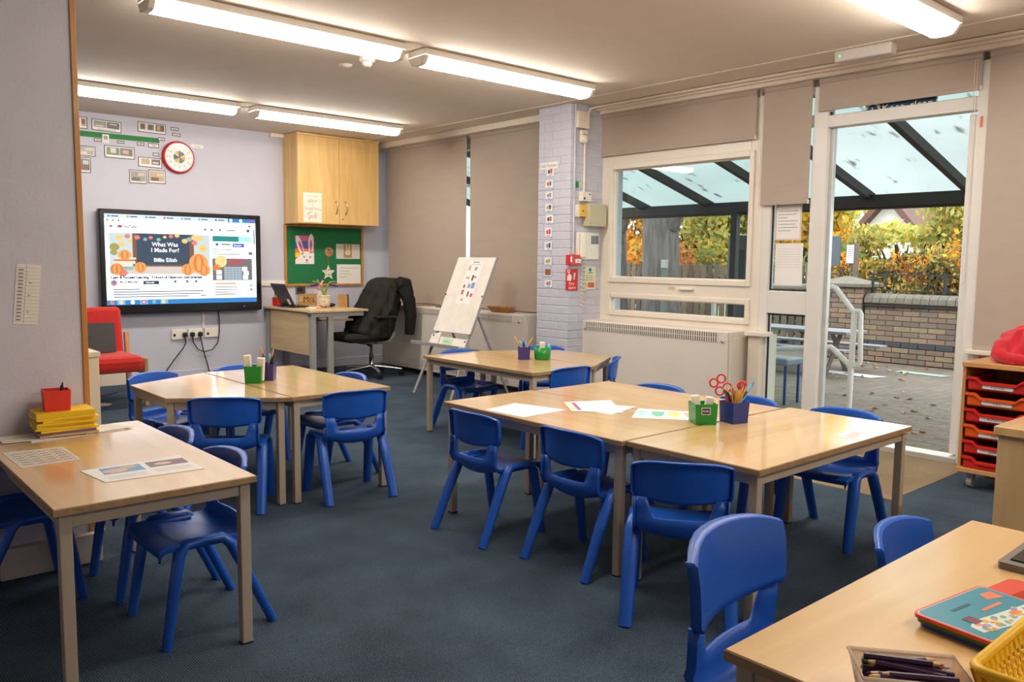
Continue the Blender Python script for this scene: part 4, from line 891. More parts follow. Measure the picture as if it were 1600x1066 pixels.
MB().sheet(BFm, [(.0, -.13), (.14, -.13), (.14, -.01), (.0, -.04)], .006, 0, -.006).sheet(BFm, [(.16, -.14), (.575, -.14), (.575, -.055), (.16, -.055)], .006, 0, -.006).build('lower_panel', M('whiteboard', (238, 230, 220), .25), ez)
for p in [(.0, .39), (.575, .39), (.03, -.05), (.55, -.08)]: MB().disc(BFm, p[0] + .006, p[1], .009, 0, .0005, .004, 10).build('clip', ink, ez)
ws = MB().rect(BFm, .20, .30, .44, .77, 0, .001, .0008).build('topic_sheet', paper); tag(ws, 'white sheet of small cut out pictures stuck on the easel board', 'paper')
q = MB(); random.seed(5)
for i, (xx, yy, w_, h_, k) in enumerate([(.23, .66, .03, .05, 2), (.33, .66, .035, .035, 1), (.24, .57, .05, .018, 4), (.33, .55, .025, .06, 6), (.36, .58, .035, .015, 0), (.24, .47, .03, .035, 5), (.31, .47, .035, .045, 3), (.36, .47, .05, .06, 3), (.24, .40, .035, .05, 0), (.34, .38, .02, .055, 6), (.39, .38, .035, .035, 0), (.27, .33, .03, .03, 2)]): q.rect(BFm, xx, yy, xx + w_, yy + h_, k, .0022)
q.rect(BFm, .27, .745, .37, .752, 6, .0022); q.rect(BFm, .24, .72, .40, .724, 1, .0022); q.build('picture_print', tcols, ws)
gcd = MB().rect(BFm, .20, -.135, .37, -.06, 0, .001, .001).build('green_card', M('mint_card', (190, 222, 190), .6)); tag(gcd, 'mint green word card on the lower easel panel', 'card')
text('lettering', 'story 1', BFm, .035, inkg, gcd, .285, -.108, .0023, .0001, 'CENTER')

# ---- things on the far radiator
a = thing('wicker_basket', 'shallow oval wicker basket on the far radiator', 'basket', (5.575, 6.48, .785)); bw = WOOD('wicker', (150, 100, 44), (196, 144, 74), .6, 12, 'X', 0, bump=.4)
MB().lathe([(.10, 0), (.125, .02), (.15, .05), (.156, .056), (.150, .058), (.12, .025), (.09, .008), (0, .008)], (5.575, 6.48, .786), 24, sx=.6, sy=1.3).build('bowl', bw, a)
a = thing('green_tray', 'flat dark green tray lying on the far radiator', 'tray', (5.60, 7.35, .785)); MB().box(5.52, 5.68, 7.10, 7.55, .786, .796, b=.003).build('base', M('dark_green', (50, 84, 50), .5), a); MB().box(5.52, 5.68, 7.10, 7.112, .79, .806, b=.002).build('lip', M('dark_green', (50, 84, 50), .5), a)
tag(MB().box(5.54, 5.58, 7.13, 7.20, .797, .823, b=.004).build('red_eraser', M('eraser_red', (196, 40, 40), .6)), 'small red board rubber on the green tray', 'eraser')
tag(MB().sheet(FT(5.56, 7.72, .787, .2), [(0, 0), (.18, 0), (.18, .30), (0, .30)], .004).build('brown_folder', M('buff_card', (176, 140, 96), .7)), 'thin buff folder on the far radiator by the coat', 'folder')

# ================================================================== TEACHER DESK
dk = thing('teacher_desk', 'maple teacher desk with grey steel legs against the back wall', 'desk', (4.48, 8.42, 0))
MB().box(4.13, 4.83, 7.85, 8.975, .748, .772, b=.003).build('desk_top', WOOD('maple_desk', (206, 176, 128), (222, 194, 150), .3, 2.2, 'Y'), dk)
MB().box(4.16, 4.178, 7.93, 8.86, .29, .735, b=.002).build('modesty_panel', WOOD('maple_panel', (204, 170, 120), (220, 190, 142), .4, 2.2, 'Y'), dk)
for yy in (7.87, 8.90):
    for xx in (4.145, 4.35):
        MB().box(xx, xx + .062, yy, yy + .05, .0, .705, b=.004).build('leg', greymetal, dk)
    MB().box(4.135, 4.785, yy, yy + .05, .70, .748, b=.004).build('rail', greymetal, dk); MB().box(4.13, 4.15, yy - .003, yy + .053, .71, .75, b=.004).build('end_cap', M('slate_cap', (70, 76, 88), .5), dk)
MB().box(4.32, 4.70, 7.95, 8.85, .645, .665, b=.002).build('under_shelf', maple_x, dk)
DZ = .772
# laptop on the desk
lp = thing('laptop', 'open dark laptop seen from behind on the teacher desk', 'laptop', (4.30, 8.60, DZ))
MB().box(4.20, 4.42, 8.43, 8.75, DZ, DZ + .018, b=.004).build('base', blackp, lp)
q = MB(); q.add([(4.24, 8.42, DZ + .018), (4.24, 8.76, DZ + .018), (4.115, 8.76, DZ + .26), (4.115, 8.42, DZ + .26), (4.25, 8.42, DZ + .02), (4.25, 8.76, DZ + .02), (4.125, 8.76, DZ + .265), (4.125, 8.42, DZ + .265)], [(0, 3, 2, 1), (4, 5, 6, 7), (0, 1, 5, 4), (2, 3, 7, 6), (1, 2, 6, 5), (0, 4, 7, 3)]); q.build('lid', M('laptop_lid', (62, 58, 56), .35, .2), lp)
q = MB(); q.add([(4.1955, 8.46, DZ + .10), (4.1955, 8.52, DZ + .10), (4.231, 8.52, DZ + .03), (4.231, 8.46, DZ + .03)], [(0, 1, 2, 3)]); q2 = MB().sheet((V((4.228, 8.52, DZ + .035)), V((0, -1, 0)), V((-.125, 0, .242)).normalized()), [(0, 0), (.06, 0), (.06, .07), (0, .07)], .001, 0, .003); q2.build('asset_sticker', paper, lp)
def pot(x, y, z, w, h, m, rot, label, name='pencil_pot', taper=.92, wall=.004, logo=False):
    t = thing(name, label, 'pot', (x, y, z), group='plastic desk pots')
    c, s_ = math.cos(rot), math.sin(rot)
    def ring(k, zz): return [(x + (px * c - py * s_) * k, y + (px * s_ + py * c) * k, zz) for px, py in ((-w / 2, -w / 2), (w / 2, -w / 2), (w / 2, w / 2), (-w / 2, w / 2))]
    mb = MB(); A, B_, C_, D_ = ring(taper, z), ring(1, z + h), ring(1 - 2 * wall / w, z + h), ring(taper - 2 * wall / w, z + .006)
    mb.add(A + B_ + C_ + D_, [(3, 2, 1, 0)] + [(i, (i + 1) % 4, 4 + (i + 1) % 4, 4 + i) for i in range(4)] + [(4 + i, 4 + (i + 1) % 4, 8 + (i + 1) % 4, 8 + i) for i in range(4)] + [(8 + i, 8 + (i + 1) % 4, 12 + (i + 1) % 4, 12 + i) for i in range(4)] + [(12, 13, 14, 15)])
    mb.build('body', m, t); return t
def stick(x, y, z, dx, dy, L, r_, m, tipm, label, cat='pencil', group='pencils and pens in the pots', name='pencil', rubberend=False):
    d = V((dx, dy, 1)).normalized(); p = V((x, y, z)); t = thing(name, label, cat, tuple(p), group=group)
    MB().tube([p, p + d * (L - .02)], r_, 6, smooth=False).build('shaft', m, t)
    MB().tube([p + d * (L - .02), p + d * L], [r_ * .95, r_ * .2 if not rubberend else r_ * .9], 6).build('tip', tipm, t); return t
pw = WOOD('pencil_wood', (206, 170, 120), (224, 190, 140), .6, 6); graph = M('graphite', (60, 58, 60), .5)
pot(4.25, 8.86, DZ, .085, .10, redm, .2, 'red pot of pens at the back of the teacher desk')
for i, (dx, dy, m, L) in enumerate([(-.12, .05, greenp, .15), (.05, -.1, ink, .16), (.12, .05, navyp, .15), (0, .1, paper, .16), (-.05, -.1, M('marker_red', (190, 40, 40), .4), .14), (.1, -.05, greymetal, .15)]): stick(4.25 + dx * .1, 8.86 + dy * .1, DZ + .008, dx, dy, L, .006, m, ink, ['green', 'black', 'blue', 'white', 'red', 'grey'][i] + ' pen standing in the red pot on the teacher desk', 'pen', name='pen')
a = thing('wooden_plaque', 'wooden name plaque with black script on the teacher desk', 'plaque', (4.66, 8.90, DZ)); MB().box(4.54, 4.78, 8.89, 8.915, DZ, DZ + .13, b=.004).build('board', WOOD('plaque_wood', (176, 130, 72), (214, 172, 112), .5, 3, 'X'), a)
text('lettering', 'Mrs', FB(4.66, DZ + .035, 8.889), .095, ink, a, 0, 0, .0005, .0003, 'CENTER')
a = thing('white_bottle', 'white drinks bottle with a pink spout lid on the teacher desk', 'bottle', (4.57, 8.46, DZ)); MB().lathe([(.035, 0), (.038, .03), (.036, .12), (.03, .16), (.02, .18), (.02, .20)], (4.57, 8.46, DZ), 18).build('body', M('frosted_white', (236, 224, 214), .4), a)
MB().lathe([(.028, .195), (.032, .21), (.032, .25), (.028, .262), (0, .262)], (4.57, 8.46, DZ), 16).build('lid', M('pink_plastic', (236, 150, 150), .4), a); MB().tube([(4.56, 8.46, DZ + .255), (4.545, 8.46, DZ + .31)], .008, 8).tube([(4.58, 8.46, DZ + .25), (4.615, 8.46, DZ + .30)], [.014, .010], 8).build('spout', M('pink_plastic', (236, 150, 150), .4), a)
a = thing('plush_plant', 'cream plush plant pot with a smiling face and purple flowers', 'soft toy', (4.55, 8.32, DZ))
MB().lathe([(.05, .01), (.062, .03), (.066, .09), (.06, .125), (.066, .13), (.064, .14), (.05, .138), (0, .136)], (4.55, 8.32, DZ), 20).build('pot_body', M('cream_plush', (226, 208, 178), .95, 0, .05, 40, .3, 200, sheen=.3), a)
FC = (V((4.518, 8.277, DZ + .065)), V((.749, -.662, 0)), V((0, 0, 1)))
for dx in (-.016, .020): MB().ball((4.509 + dx * .75, 8.271 - dx * .66, DZ + .085), .004).build('eye', ink, a)
MB().tube([(4.498, 8.279, DZ + .076), (4.503, 8.267, DZ + .069), (4.511, 8.262, DZ + .069), (4.518, 8.262, DZ + .076)], .002, 5).build('smile', ink, a)
for sx in (-1, 1):
    MB().tube([(4.55, 8.32, DZ + .13), (4.55 + sx * .02, 8.32 - sx * .015, DZ + .22), (4.55 + sx * .05, 8.32 - sx * .045, DZ + .285), (4.55 + sx * .10, 8.32 - sx * .085, DZ + .29)], [.012, .012, .011, .008], 8).build('stem', M('green_plush', (120, 140, 60), .95), a)
    fl = MB()
    for k in range(4): fl.ball((4.55 + sx * (.055 + .018 * k), 8.32 - sx * (.048 + .014 * k), DZ + .255 - .004 * k), .014)
    fl.build('flower_cluster', M('purple_plush', (70, 56, 120), .95), a)
for dx in (-.02, .03): MB().ball((4.50 + dx * .75, 8.262 - dx * .66, DZ + .014), .016, .016, .012).build('foot', M('brown_plush', (150, 100, 60), .95), a)
a = thing('desk_picture', 'small wooden photo frame seen from behind on the desk corner', 'photo frame', (4.77, 8.28, DZ))
q = (V((4.735, 8.33, DZ + .002)), V((.75, -.66, 0)), V((-.10, -.12, .95)).normalized()); MB().sheet(q, [(0, 0), (.11, 0), (.11, .145), (0, .145)], .012).build('back', WOOD('frame_wood', (176, 128, 72), (196, 150, 92), .5), a); q3 = (q[0], q[1], q[2])
MB().sheet(q, [(.03, 0), (.08, 0), (.065, .11), (.045, .11)], .004, 0, .014).build('strut', WOOD('frame_wood', (176, 128, 72), (196, 150, 92), .5), a); MB().sheet(q, [(.104, -.001), (.118, -.001), (.118, .148), (.104, .148)], .018, 0, -.004).build('edge', ink, a)
tag(MB().sheet(FT(4.33, 8.22, DZ, .1), [(0, 0), (.13, 0), (.13, .09), (0, .09)], .012).build('sticky_notes', paper), 'small pad of notes at the front of the teacher desk', 'notepad')
tag(MB().lathe([(.03, 0), (.032, .008), (.03, .014), (0, .014)], (4.40, 8.16, DZ), 16).build('orange_clay', M('orange_lump', (236, 140, 90), .7)), 'small orange disc beside the notepad on the teacher desk', 'disc')
tag(MB().ball((4.71, 8.45, DZ + .02), .05, .035, .02).build('computer_mouse', blackp), 'black computer mouse behind the plush plant', 'mouse')
tag(MB().box(4.22, 4.62, 8.62, 8.93, 0, .05, b=.01).build('floor_box', M('blue_box', (30, 60, 150), .5)), 'flat blue box on the floor under the teacher desk', 'box')

# ================================================================== OFFICE CHAIR AND COAT
oc = thing('office_chair', 'black office swivel chair with chrome base behind the teacher desk', 'office chair', (4.97, 8.02, 0))
ox, oy = 4.97, 8.02
for k in range(5):
    a_ = math.radians(-34 + 72 * k); ex, ey = ox + .34 * math.cos(a_), oy + .34 * math.sin(a_)
    ar = MB().tube([(ox, oy, .115), (ox + .15 * math.cos(a_), oy + .15 * math.sin(a_), .10), (ex, ey, .075)], [.028, .022, .016], 8).build('base_arm', chrome, oc)
    MB().lathe([(.03, -.022), (.03, .022)], (ex, ey, .03), 14, axis='Y').tube([(ex, ey, .03), (ex, ey, .075)], .008, 6).build('castor', blackp, ar)
MB().lathe([(.035, .09), (.035, .13), (.026, .14), (.026, .25), (.016, .25), (.016, .40)], (ox, oy, 0), 16).build('gas_column', chrome, oc)
MB().box(ox - .14, ox + .12, oy - .09, oy + .09, .365, .41, b=.015).build('mechanism', greymetal, oc)
MB().tube([(ox - .10, oy - .08, .37), (ox - .10, oy - .16, .35), (ox - .10, oy - .16, .24)], [.012, .012, .022], 8).build('tilt_knob', blackp, oc)
MB().box(ox - .42, ox + .12, oy - .24, oy + .24, .405, .50, b=.045).build('seat_cushion', blackfab, oc)
MB().tube([(ox + .0, oy - .10, .40), (ox + .16, oy - .10, .405), (ox + .24, oy - .08, .46), (ox + .25, oy, .62), (ox + .25, oy, .80)], [.03, .035, .032, .028, .025], 8).build('back_support', M('silver_plastic', (196, 190, 182), .35, .3), oc)
q = MB()
for k in range(9):
    z = .55 + k * .065; w_ = [.20, .235, .245, .245, .24, .235, .225, .205, .16][k]; xb = ox + .14 + [.02, .0, -.01, -.015, -.01, 0, .015, .03, .045][k]
    q.add([(xb + .05 * (j / 6 - 0) ** 2 * 0 - .03 * (j / 6) ** 2 + d_, oy + w_ * j / 6, z) for d_ in (0, .06) for j in range(-6, 7)], [])
n_ = 13
for k in range(8):
    for d_ in range(2):
        for j in range(12):
            a1 = k * 26 + d_ * 13 + j; b1 = a1 + 26; q.f.append([a1, a1 + 1, b1 + 1, b1] if d_ else [a1, b1, b1 + 1, a1 + 1]); q.m.append(0); q.sm.append(True)
    for j in (0, 12):
        a1 = k * 26 + j; q.f.append([a1, a1 + 13, a1 + 39, a1 + 26]); q.m.append(0); q.sm.append(True)
for j in range(12): q.f.append([8 * 26 + j, 8 * 26 + j + 1, 8 * 26 + 14 + j, 8 * 26 + 13 + j]); q.m.append(0); q.sm.append(False)
q.build('backrest', blackfab, oc)
for sy in (-1, 1):
    MB().tube([(ox + .05, oy + sy * .22, .43), (ox + .05, oy + sy * .285, .45), (ox + .05, oy + sy * .29, .67)], [.018, .02, .02], 8).build('arm_post', blackp, oc); MB().box(ox - .12, ox + .14, oy + sy * .29 - .04, oy + sy * .29 + .04, .67, .70, b=.012).build('armrest', blackp, oc)
# coat draped over the back: a folded sheet with wrinkles
ct = thing('dark_coat', 'dark padded coat with hood draped over the office chair back', 'coat', (ox + .2, oy, .5))
cb_ = MB(); NU = 72
ROWS = [(.455, -.03, .245, .285), (.52, -.03, .265, .30), (.60, .0, .25, .295), (.70, .045, .235, .29), (.80, .09, .222, .28), (.90, .125, .205, .262), (.98, .145, .188, .24), (1.04, .155, .165, .215), (1.085, .16, .125, .17), (1.108, .165, .075, .11), (1.115, .168, .02, .03)]
ROW2 = []
for k in range(len(ROWS) - 1):
    for t_ in (0, .34, .67): ROW2.append([ROWS[k][i] * (1 - t_) + ROWS[k + 1][i] * t_ for i in range(4)])
ROW2.append(list(ROWS[-1]))
for (z, cxo, rx, ry) in ROW2:
    for i in range(NU):
        a_ = 2 * PI * i / NU; amp = min(1, (1.13 - z) / .15)
        fo = 1 + amp * (.05 * math.sin(5 * a_ + 4 * z) + .04 * math.sin(11 * a_ - 9 * z + 1) + .03 * math.sin(19 * a_ + 22 * z) + .025 * math.sin(3 * a_ + 42 * z))
        cb_.v.append((ox + cxo + rx * fo * math.cos(a_), oy + ry * fo * math.sin(a_), z + .012 * math.sin(4 * a_) * amp))
n_ = len(ROW2)
for j in range(n_ - 1):
    for i in range(NU): cb_.f.append([j * NU + i, j * NU + (i + 1) % NU, (j + 1) * NU + (i + 1) % NU, (j + 1) * NU + i]); cb_.m.append(0); cb_.sm.append(True)
cb_.f.append(list(range((n_ - 1) * NU, n_ * NU))); cb_.m.append(0); cb_.sm.append(True)
o = cb_.build('body', coatm, ct)
hd = MB()
hd.tube([(ox + .26, oy - .16, 1.06), (ox + .34, oy - .15, 1.03), (ox + .40, oy - .12, .93), (ox + .38, oy - .10, .84)], [.07, .10, .085, .03], 12)
hd.tube([(ox + .24, oy + .16, 1.05), (ox + .34, oy + .05, 1.02), (ox + .39, oy - .05, .95)], [.06, .09, .06], 12)
hd.build('hood', coatm, ct)
MB().tube([(ox + .28, oy - .22, 1.0), (ox + .33, oy - .27, .86), (ox + .36, oy - .26, .68), (ox + .35, oy - .25, .47)], [.08, .075, .066, .055], 12).build('sleeve', coatm, ct)
MB().tube([(ox + .24, oy + .24, 1.0), (ox + .30, oy + .28, .80), (ox + .32, oy + .26, .55)], [.07, .065, .055], 12).build('sleeve', coatm, ct)
MB().tube([(ox + .40, oy - .14, .92), (ox + .42, oy - .15, .84), (ox + .415, oy - .14, .76)], .004, 5).build('drawstring', ink, ct)

# ================================================================== RED EASY CHAIR, LAPTOP, LOW UNIT
rc = thing('red_easy_chair', 'red cushioned easy chair with beech frame beside the stub pillar', 'armchair', (2.07, 7.8, 0))
MB().box(1.76, 2.36, 7.52, 8.06, .31, .455, b=.05).build('seat_cushion', redfab, rc)
q = MB().box(1.78, 2.335, -.06, .06, 0, .46, b=.04); o = q.build('back_cushion', redfab, rc); o.matrix_parent_inverse = Matrix.Translation(V((-2.07, -7.8, 0))); o.location = (0, 8.06, .40); o.rotation_euler = (math.radians(-9), 0, 0)
for xx in (1.73, 2.362):
    MB().box(xx, xx + .035, 7.56, 7.60, 0, .43, b=.006).build('front_leg', beech, rc)
    q = MB(); q.prism([(xx, 8.02), (xx + .035, 8.02), (xx + .035, 8.08), (xx, 8.08)], 0, .62, 0, [(xx, 8.08), (xx + .035, 8.08), (xx + .035, 8.14), (xx, 8.14)]); q.build('rear_leg', beech, rc)
    MB().box(xx, xx + .035, 7.58, 8.05, .28, .33, b=.005).build('side_rail', beech, rc)
lp2 = thing('closed_laptop', 'black laptop leaning upright against the red chair back', 'laptop', (2.02, 7.92, .46))
q = (V((1.80, 7.905, .462)), V((1, 0, 0)), V((0, .16, .98)).normalized()); MB().sheet(q, [(0, 0), (.43, 0), (.43, .265), (0, .265)], .018).build('lid', M('laptop_black', (48, 42, 42), .4, .1), lp2); MB().disc(q, .215, .13, .026, 0, .0185, .0006, 24).build('round_logo', blackp, lp2)
text('logo_lettering', 'hp', q, .03, M('laptop_black', (48, 42, 42), .4, .1), lp2, .215, .124, .0195, .0002, 'CENTER')
a = thing('low_unit', 'cream low cupboard end showing behind the stub pillar', 'cupboard', (.85, 4.4, 0)); MB().box(.62, 1.108, 4.20, 4.62, 0, .845, b=.004).build('body', M('cream_unit', (232, 212, 178), .45), a); MB().box(.61, 1.113, 4.19, 4.63, .845, .87, b=.003).build('top', M('cream_unit', (232, 212, 178), .45), a)
a = thing('power_adapter', 'black power adapter on the floor under the red chair', 'adapter', (2.07, 8.3, 0)); MB().box(2.0, 2.14, 8.27, 8.33, 0, .04, b=.008).build('brick_body', blackp, a); MB().tube([(2.0, 8.3, .02), (1.9, 8.25, .006), (1.75, 8.35, .006)], .004, 6).tube([(2.14, 8.3, .02), (2.22, 8.32, .006), (2.4, 8.5, .006)], .004, 6).build('lead', blackp, a)
tag(MB().sheet(FT(1.92, 7.75, .001, .15), [(0, 0), (.21, 0), (.25, .05), (.21, .15), (0, .15)], .003).build('floor_paper', M('grey_paper', (186, 176, 168), .7)), 'pale sheet of paper on the floor under the red chair', 'paper')
a = thing('register_chart', 'narrow printed chart with pen ticks stuck on the stub pillar', 'chart', (.75, 3.83, 1.03)); rf = (V((.693, 3.83, 1.042)), V((1, 0, -.06)).normalized(), V((.096, 0, .995)).normalized())
MB().rect(rf, 0, 0, .088, .245, 0, .001, .001).build('sheet', paperc, a)
q = MB()
for k in range(16): q.rect(rf, .002, .012 + k * .0145, .086, .0128 + k * .0145, 0, .0021)
q.rect(rf, .036, .004, .037, .24, 0, .0021)
for k in range(15): q.rect(rf, .008, .016 + k * .0145, .026, .021 + k * .0145, 0, .0023)
for (xx, zz, s_) in [(.048, .165, .012), (.046, .115, .012), (.045, .045, .022)]: q.sheet(rf, [(xx, zz + s_), (xx + .003, zz), (xx + .012, zz + s_ * .6), (xx + .004, zz + .004)], .0003, 1, .0025)
q.build('chart_print', [inkg, ink], a)
a = thing('red_card_box', 'red patterned box on the floor at the left edge', 'box', (.52, 3.9, 0)); MB().box(.40, .585, 3.82, 3.95, .127, .26, b=.004).build('box_body', redsign, a); MB().disc(FB(.545, .19, 3.82), 0, 0, .018, 0, .0005, .0006, 16).build('box_print', paper, a)
MB().box(.38, .598, 3.80, 4.0, 0, .127, b=.004).build('box_base', creamp, a)

# ================================================================== THINGS ON THE TABLES
erz = rubber
def eraser(x, y, z, w, d, h, rot, label):
    o = MB().box(-w / 2, w / 2, -d / 2, d / 2, 0, h, b=.005).build('eraser', erz); o.location = (x, y, z); o.rotation_euler = rot
    return tag(o, label, 'eraser', 'white erasers in the pots')
# central group
gp = pot(3.128, 2.212, TZ, .105, .095, greenp, -.62, 'green pot with a small brand sticker and two erasers on the central table')
gf = (V((3.128, 2.212, TZ)) + V((math.sin(-.62), -math.cos(-.62), 0)) * .0515, V((math.cos(-.62), math.sin(-.62), 0)), V((0, 0, 1)))
MB().rect(gf, -.024, .048, .018, .080, 0, .0012, .0006).rect(gf, -.021, .051, .015, .077, 1, .0019, .0004).build('sticker', [whb, M('navy_sticker', (40, 44, 84), .4)], gp)
text('sticker_lettering', 'Hello', gf, .014, paper, gp, -.003, .06, .0026, .0002, 'CENTER')
eraser(3.112, 2.226, TZ + .012, .036, .026, .118, (-.06, -.13, -.62), 'white eraser leaning left in the green pot on the central table')
eraser(3.140, 2.205, TZ + .012, .036, .026, .112, (.05, .16, -.62), 'white eraser leaning right in the green pot on the central table')
pot(3.262, 2.135, TZ, .096, .098, navyp, -.25, 'navy pot crammed with pencils and red scissors on the central table')
yel = yellowp; pen_c = [('yellow', yel), ('yellow', yel), ('green', M('pencil_green', (20, 100, 60), .4)), ('black', ink), ('yellow', yel), ('black', ink), ('yellow', yel), ('grey', greymetal), ('yellow', yel), ('black', ink), ('yellow', yel), ('red', redm), ('yellow', yel), ('black', ink), ('yellow', yel)]
random.seed(11)
dirs = [(-.35, .25), (-.22, .05), (-.5, .3), (-.42, .15), (-.1, -.15), (.1, .2), (.02, -.28), (.2, -.1), (.42, -.32), (.55, -.42), (.62, -.3), (.18, .1), (-.12, .12), (.5, -.25), (.35, -.2)]
where = ['leaning far left', 'near the scissors', 'behind the scissors', 'leaning left at the front', 'upright at the front', 'upright at the back', 'leaning forward', 'standing near the middle', 'leaning right', 'leaning hard right', 'leaning right at the back', 'upright in the middle', 'upright left of the middle', 'lowest on the right', 'right of the middle']
for i, ((cn, m), (dx, dy)) in enumerate(zip(pen_c, dirs)):
    stick(3.262 - dx * .03, 2.135 - dy * .03, TZ + .008, dx * .85, dy * .85, random.uniform(.145, .185), .0042, m, pw if cn != 'grey' else graph, f'{cn} pencil {where[i]} in the navy pot')
stick(3.238, 2.15, TZ + .01, .58, -.36, .215, .0085, skyblue, M('pen_cap_blue', (70, 140, 190), .4), 'fat light blue pen leaning right out of the navy pot', 'pen', name='pen')
def scissors(x, y, z, label, ax, up, loops, m=redm):
    t = thing('scissors', label, 'scissors', (x, y, z), group='red scissors in the navy pot'); p = V((x, y, z)); ax = V(ax).normalized(); up = V(up).normalized()
    for (a_, b_, rd) in loops:
        c = p + ax * a_ + up * b_; MB().tube([c + (ax * math.cos(q) + up * math.sin(q)) * rd for q in [2 * PI * k / 18 for k in range(19)]], .0042, 8, cap=False).build('handle_loop', m, t)
    MB().tube([p + up * .0, p + ax * loops[-1][0] * .6 + up * (loops[-1][1] - loops[-1][2])], [.010, .005], 8).build('shank', m, t)
    MB().tube([p - up * .075, p], [.002, .007], 6, sx=.3).build('blade', steel, t)
cr = (.749, -.662, 0)
scissors(3.235, 2.155, TZ + .085, 'red scissors with four rings standing tallest in the navy pot', cr, (-.05, 0, 1), [(-.062, .098, .019), (-.028, .118, .019), (-.035, .060, .019), (.0, .078, .019)])
scissors(3.262, 2.14, TZ + .075, 'red scissors in the middle of the navy pot', cr, (.1, 0, 1), [(.028, .095, .017), (.02, .05, .016)])
scissors(3.285, 2.15, TZ + .085, 'red scissors behind the white capped pencil in the navy pot', cr, (.05, 0, 1), [(.035, .085, .015)])
def sheetpoly(name, pts, m, label, cat='paper', z=TZ, t=.0008):
    o = MB().prism(pts, z + .0004, z + .0004 + t).build(name, m); return tag(o, label, cat)
a = sheetpoly('worksheet', [(2.572, 2.82), (2.87, 2.835), (2.80, 3.135), (2.56, 3.085)], M('lilac_white_paper', (236, 228, 234), .7), 'blank white sheet hanging slightly over the edge of the central table')
b1_ = sheetpoly('worksheet', [(2.955, 2.61), (3.215, 2.68), (3.10, 2.88), (2.92, 2.80)], paper, 'lower of two overlapping worksheets in the middle of the central table')
b2_ = sheetpoly('worksheet', [(2.865, 2.79), (3.03, 2.60), (3.255, 2.885), (3.015, 2.995)], paper, 'upper worksheet with a purple band in the middle of the central table', z=TZ + .0012)
wf_ = (V((2.865, 2.79, TZ + .0024)), V((.749, .662, 0)), V((-.662, .749, 0)));
wf_ = FT(2.865, 2.79, TZ + .0022, math.radians(54)); q = MB()
q.rect(wf_, .02, -.055, .235, -.035, 0, .0002); q.rect(wf_, .02, -.03, .2, -.008, 1, .0002)
for k in range(6): q.rect(wf_, .04, -.075 - k * .018, .20, -.072 - k * .018, 2, .0002)
q.build('print', [M('purple_band', (160, 90, 170), .6), M('yellow_band', (240, 224, 150), .6), M('pale_lines', (206, 200, 210), .6)], b2_)
c1_ = sheetpoly('pocket_sheet', [(2.968, 2.498), (3.158, 2.262), (3.325, 2.40), (3.185, 2.638)], paper, 'white strip with four coloured pocket shapes beside the green pot')
cf = FT(2.968, 2.498, TZ + .0014, math.atan2(2.262 - 2.498, 3.158 - 2.968)); q = MB()
for k in range(4): q.disc(cf, .045 + k * .078, .185, .033, k, .0002, .0003, 14, ry=.135, a0=PI, a1=2 * PI); q.rect(cf, .032 + k * .078, .165, .058 + k * .078, .185, 4, .0008, .0002)
q.build('pocket_shapes', [M('pocket_blue', (168, 210, 226), .6), M('pocket_green', (110, 196, 168), .6), M('pocket_yellow', (240, 230, 140), .6), M('pocket_pink', (240, 180, 176), .6), M('pocket_tab', (206, 170, 130), .6)], c1_)
d1_ = sheetpoly('flyer', [(3.33, 1.585), (3.565, 1.63), (3.51, 1.71), (3.325, 1.675)], paper, 'small glossy flyer near the door end of the central table')
q = MB().rect(FT(3.36, 1.605, TZ + .0014, .19), .0, .0, .14, .05, 0, .0).build('print', M('flyer_print', (206, 196, 190), .5), d1_)
# angled group
pot(2.06, 4.612, TZ, .098, .10, greenp, -.66, 'green pot with two erasers on the angled group by the pale glare')
eraser(2.035, 4.635, TZ + .012, .042, .03, .15, (0, -.06, -.66), 'taller white eraser in the green pot on the angled group')
eraser(2.085, 4.592, TZ + .012, .044, .03, .135, (0, .05, -.66), 'shorter white eraser in the green pot on the angled group')
pot(2.165, 4.665, TZ, .092, .10, purplep, -.66, 'purple pot of pens behind the green pot on the angled group')
for i, (x, y, dx, dy, L, r_, m, lab) in enumerate([(2.148, 4.678, -.05, .1, .20, .005, yel, 'yellow pencil standing tallest in the purple pot on the angled group'), (2.158, 4.672, .22, -.15, .19, .005, yel, 'yellow pencil leaning right in the purple pot on the angled group'), (2.158, 4.668, .26, -.22, .15, .010, blackp, 'thick black marker in the purple pot on the angled group'), (2.155, 4.668, -.1, 0, .155, .007, navyp, 'navy pen in the purple pot on the angled group'), (2.175, 4.66, .05, .05, .155, .008, skyblue, 'light blue pen in the purple pot on the angled group')]):
    stick(x, y, TZ + .008, dx, dy, L, r_, m, pw if 'yellow' in lab else m, lab, 'pencil' if 'yellow' in lab else 'pen', name='pencil' if 'yellow' in lab else 'pen')
# easel table
pot(4.125, 4.525, TZ, .092, .092, purplep, -.72, 'purple pot of pencils on the easel table')
for (dx, dy, L, r_, m, lab) in [(-.45, .35, .19, .006, yel, 'yellow pencil leaning left out of the purple pot on the easel table'), (.4, -.35, .18, .006, yel, 'yellow pencil leaning right out of the purple pot on the easel table'), (-.25, .2, .14, .008, skyblue, 'light blue pen leaning left in the purple pot on the easel table'), (.15, -.1, .13, .009, skyblue, 'light blue pen on the right in the purple pot on the easel table'), (-.05, .0, .13, .008, navyp, 'navy pen in the middle of the purple pot on the easel table'), (.05, .1, .13, .008, redm, 'red pen at the back of the purple pot on the easel table')]:
    stick(4.125 - dx * .035, 4.525 - dy * .035, TZ + .008, dx, dy, L, r_, m, pw if 'yellow' in lab else m, lab, 'pencil' if 'yellow' in lab else 'pen', name='pencil' if 'yellow' in lab else 'pen')
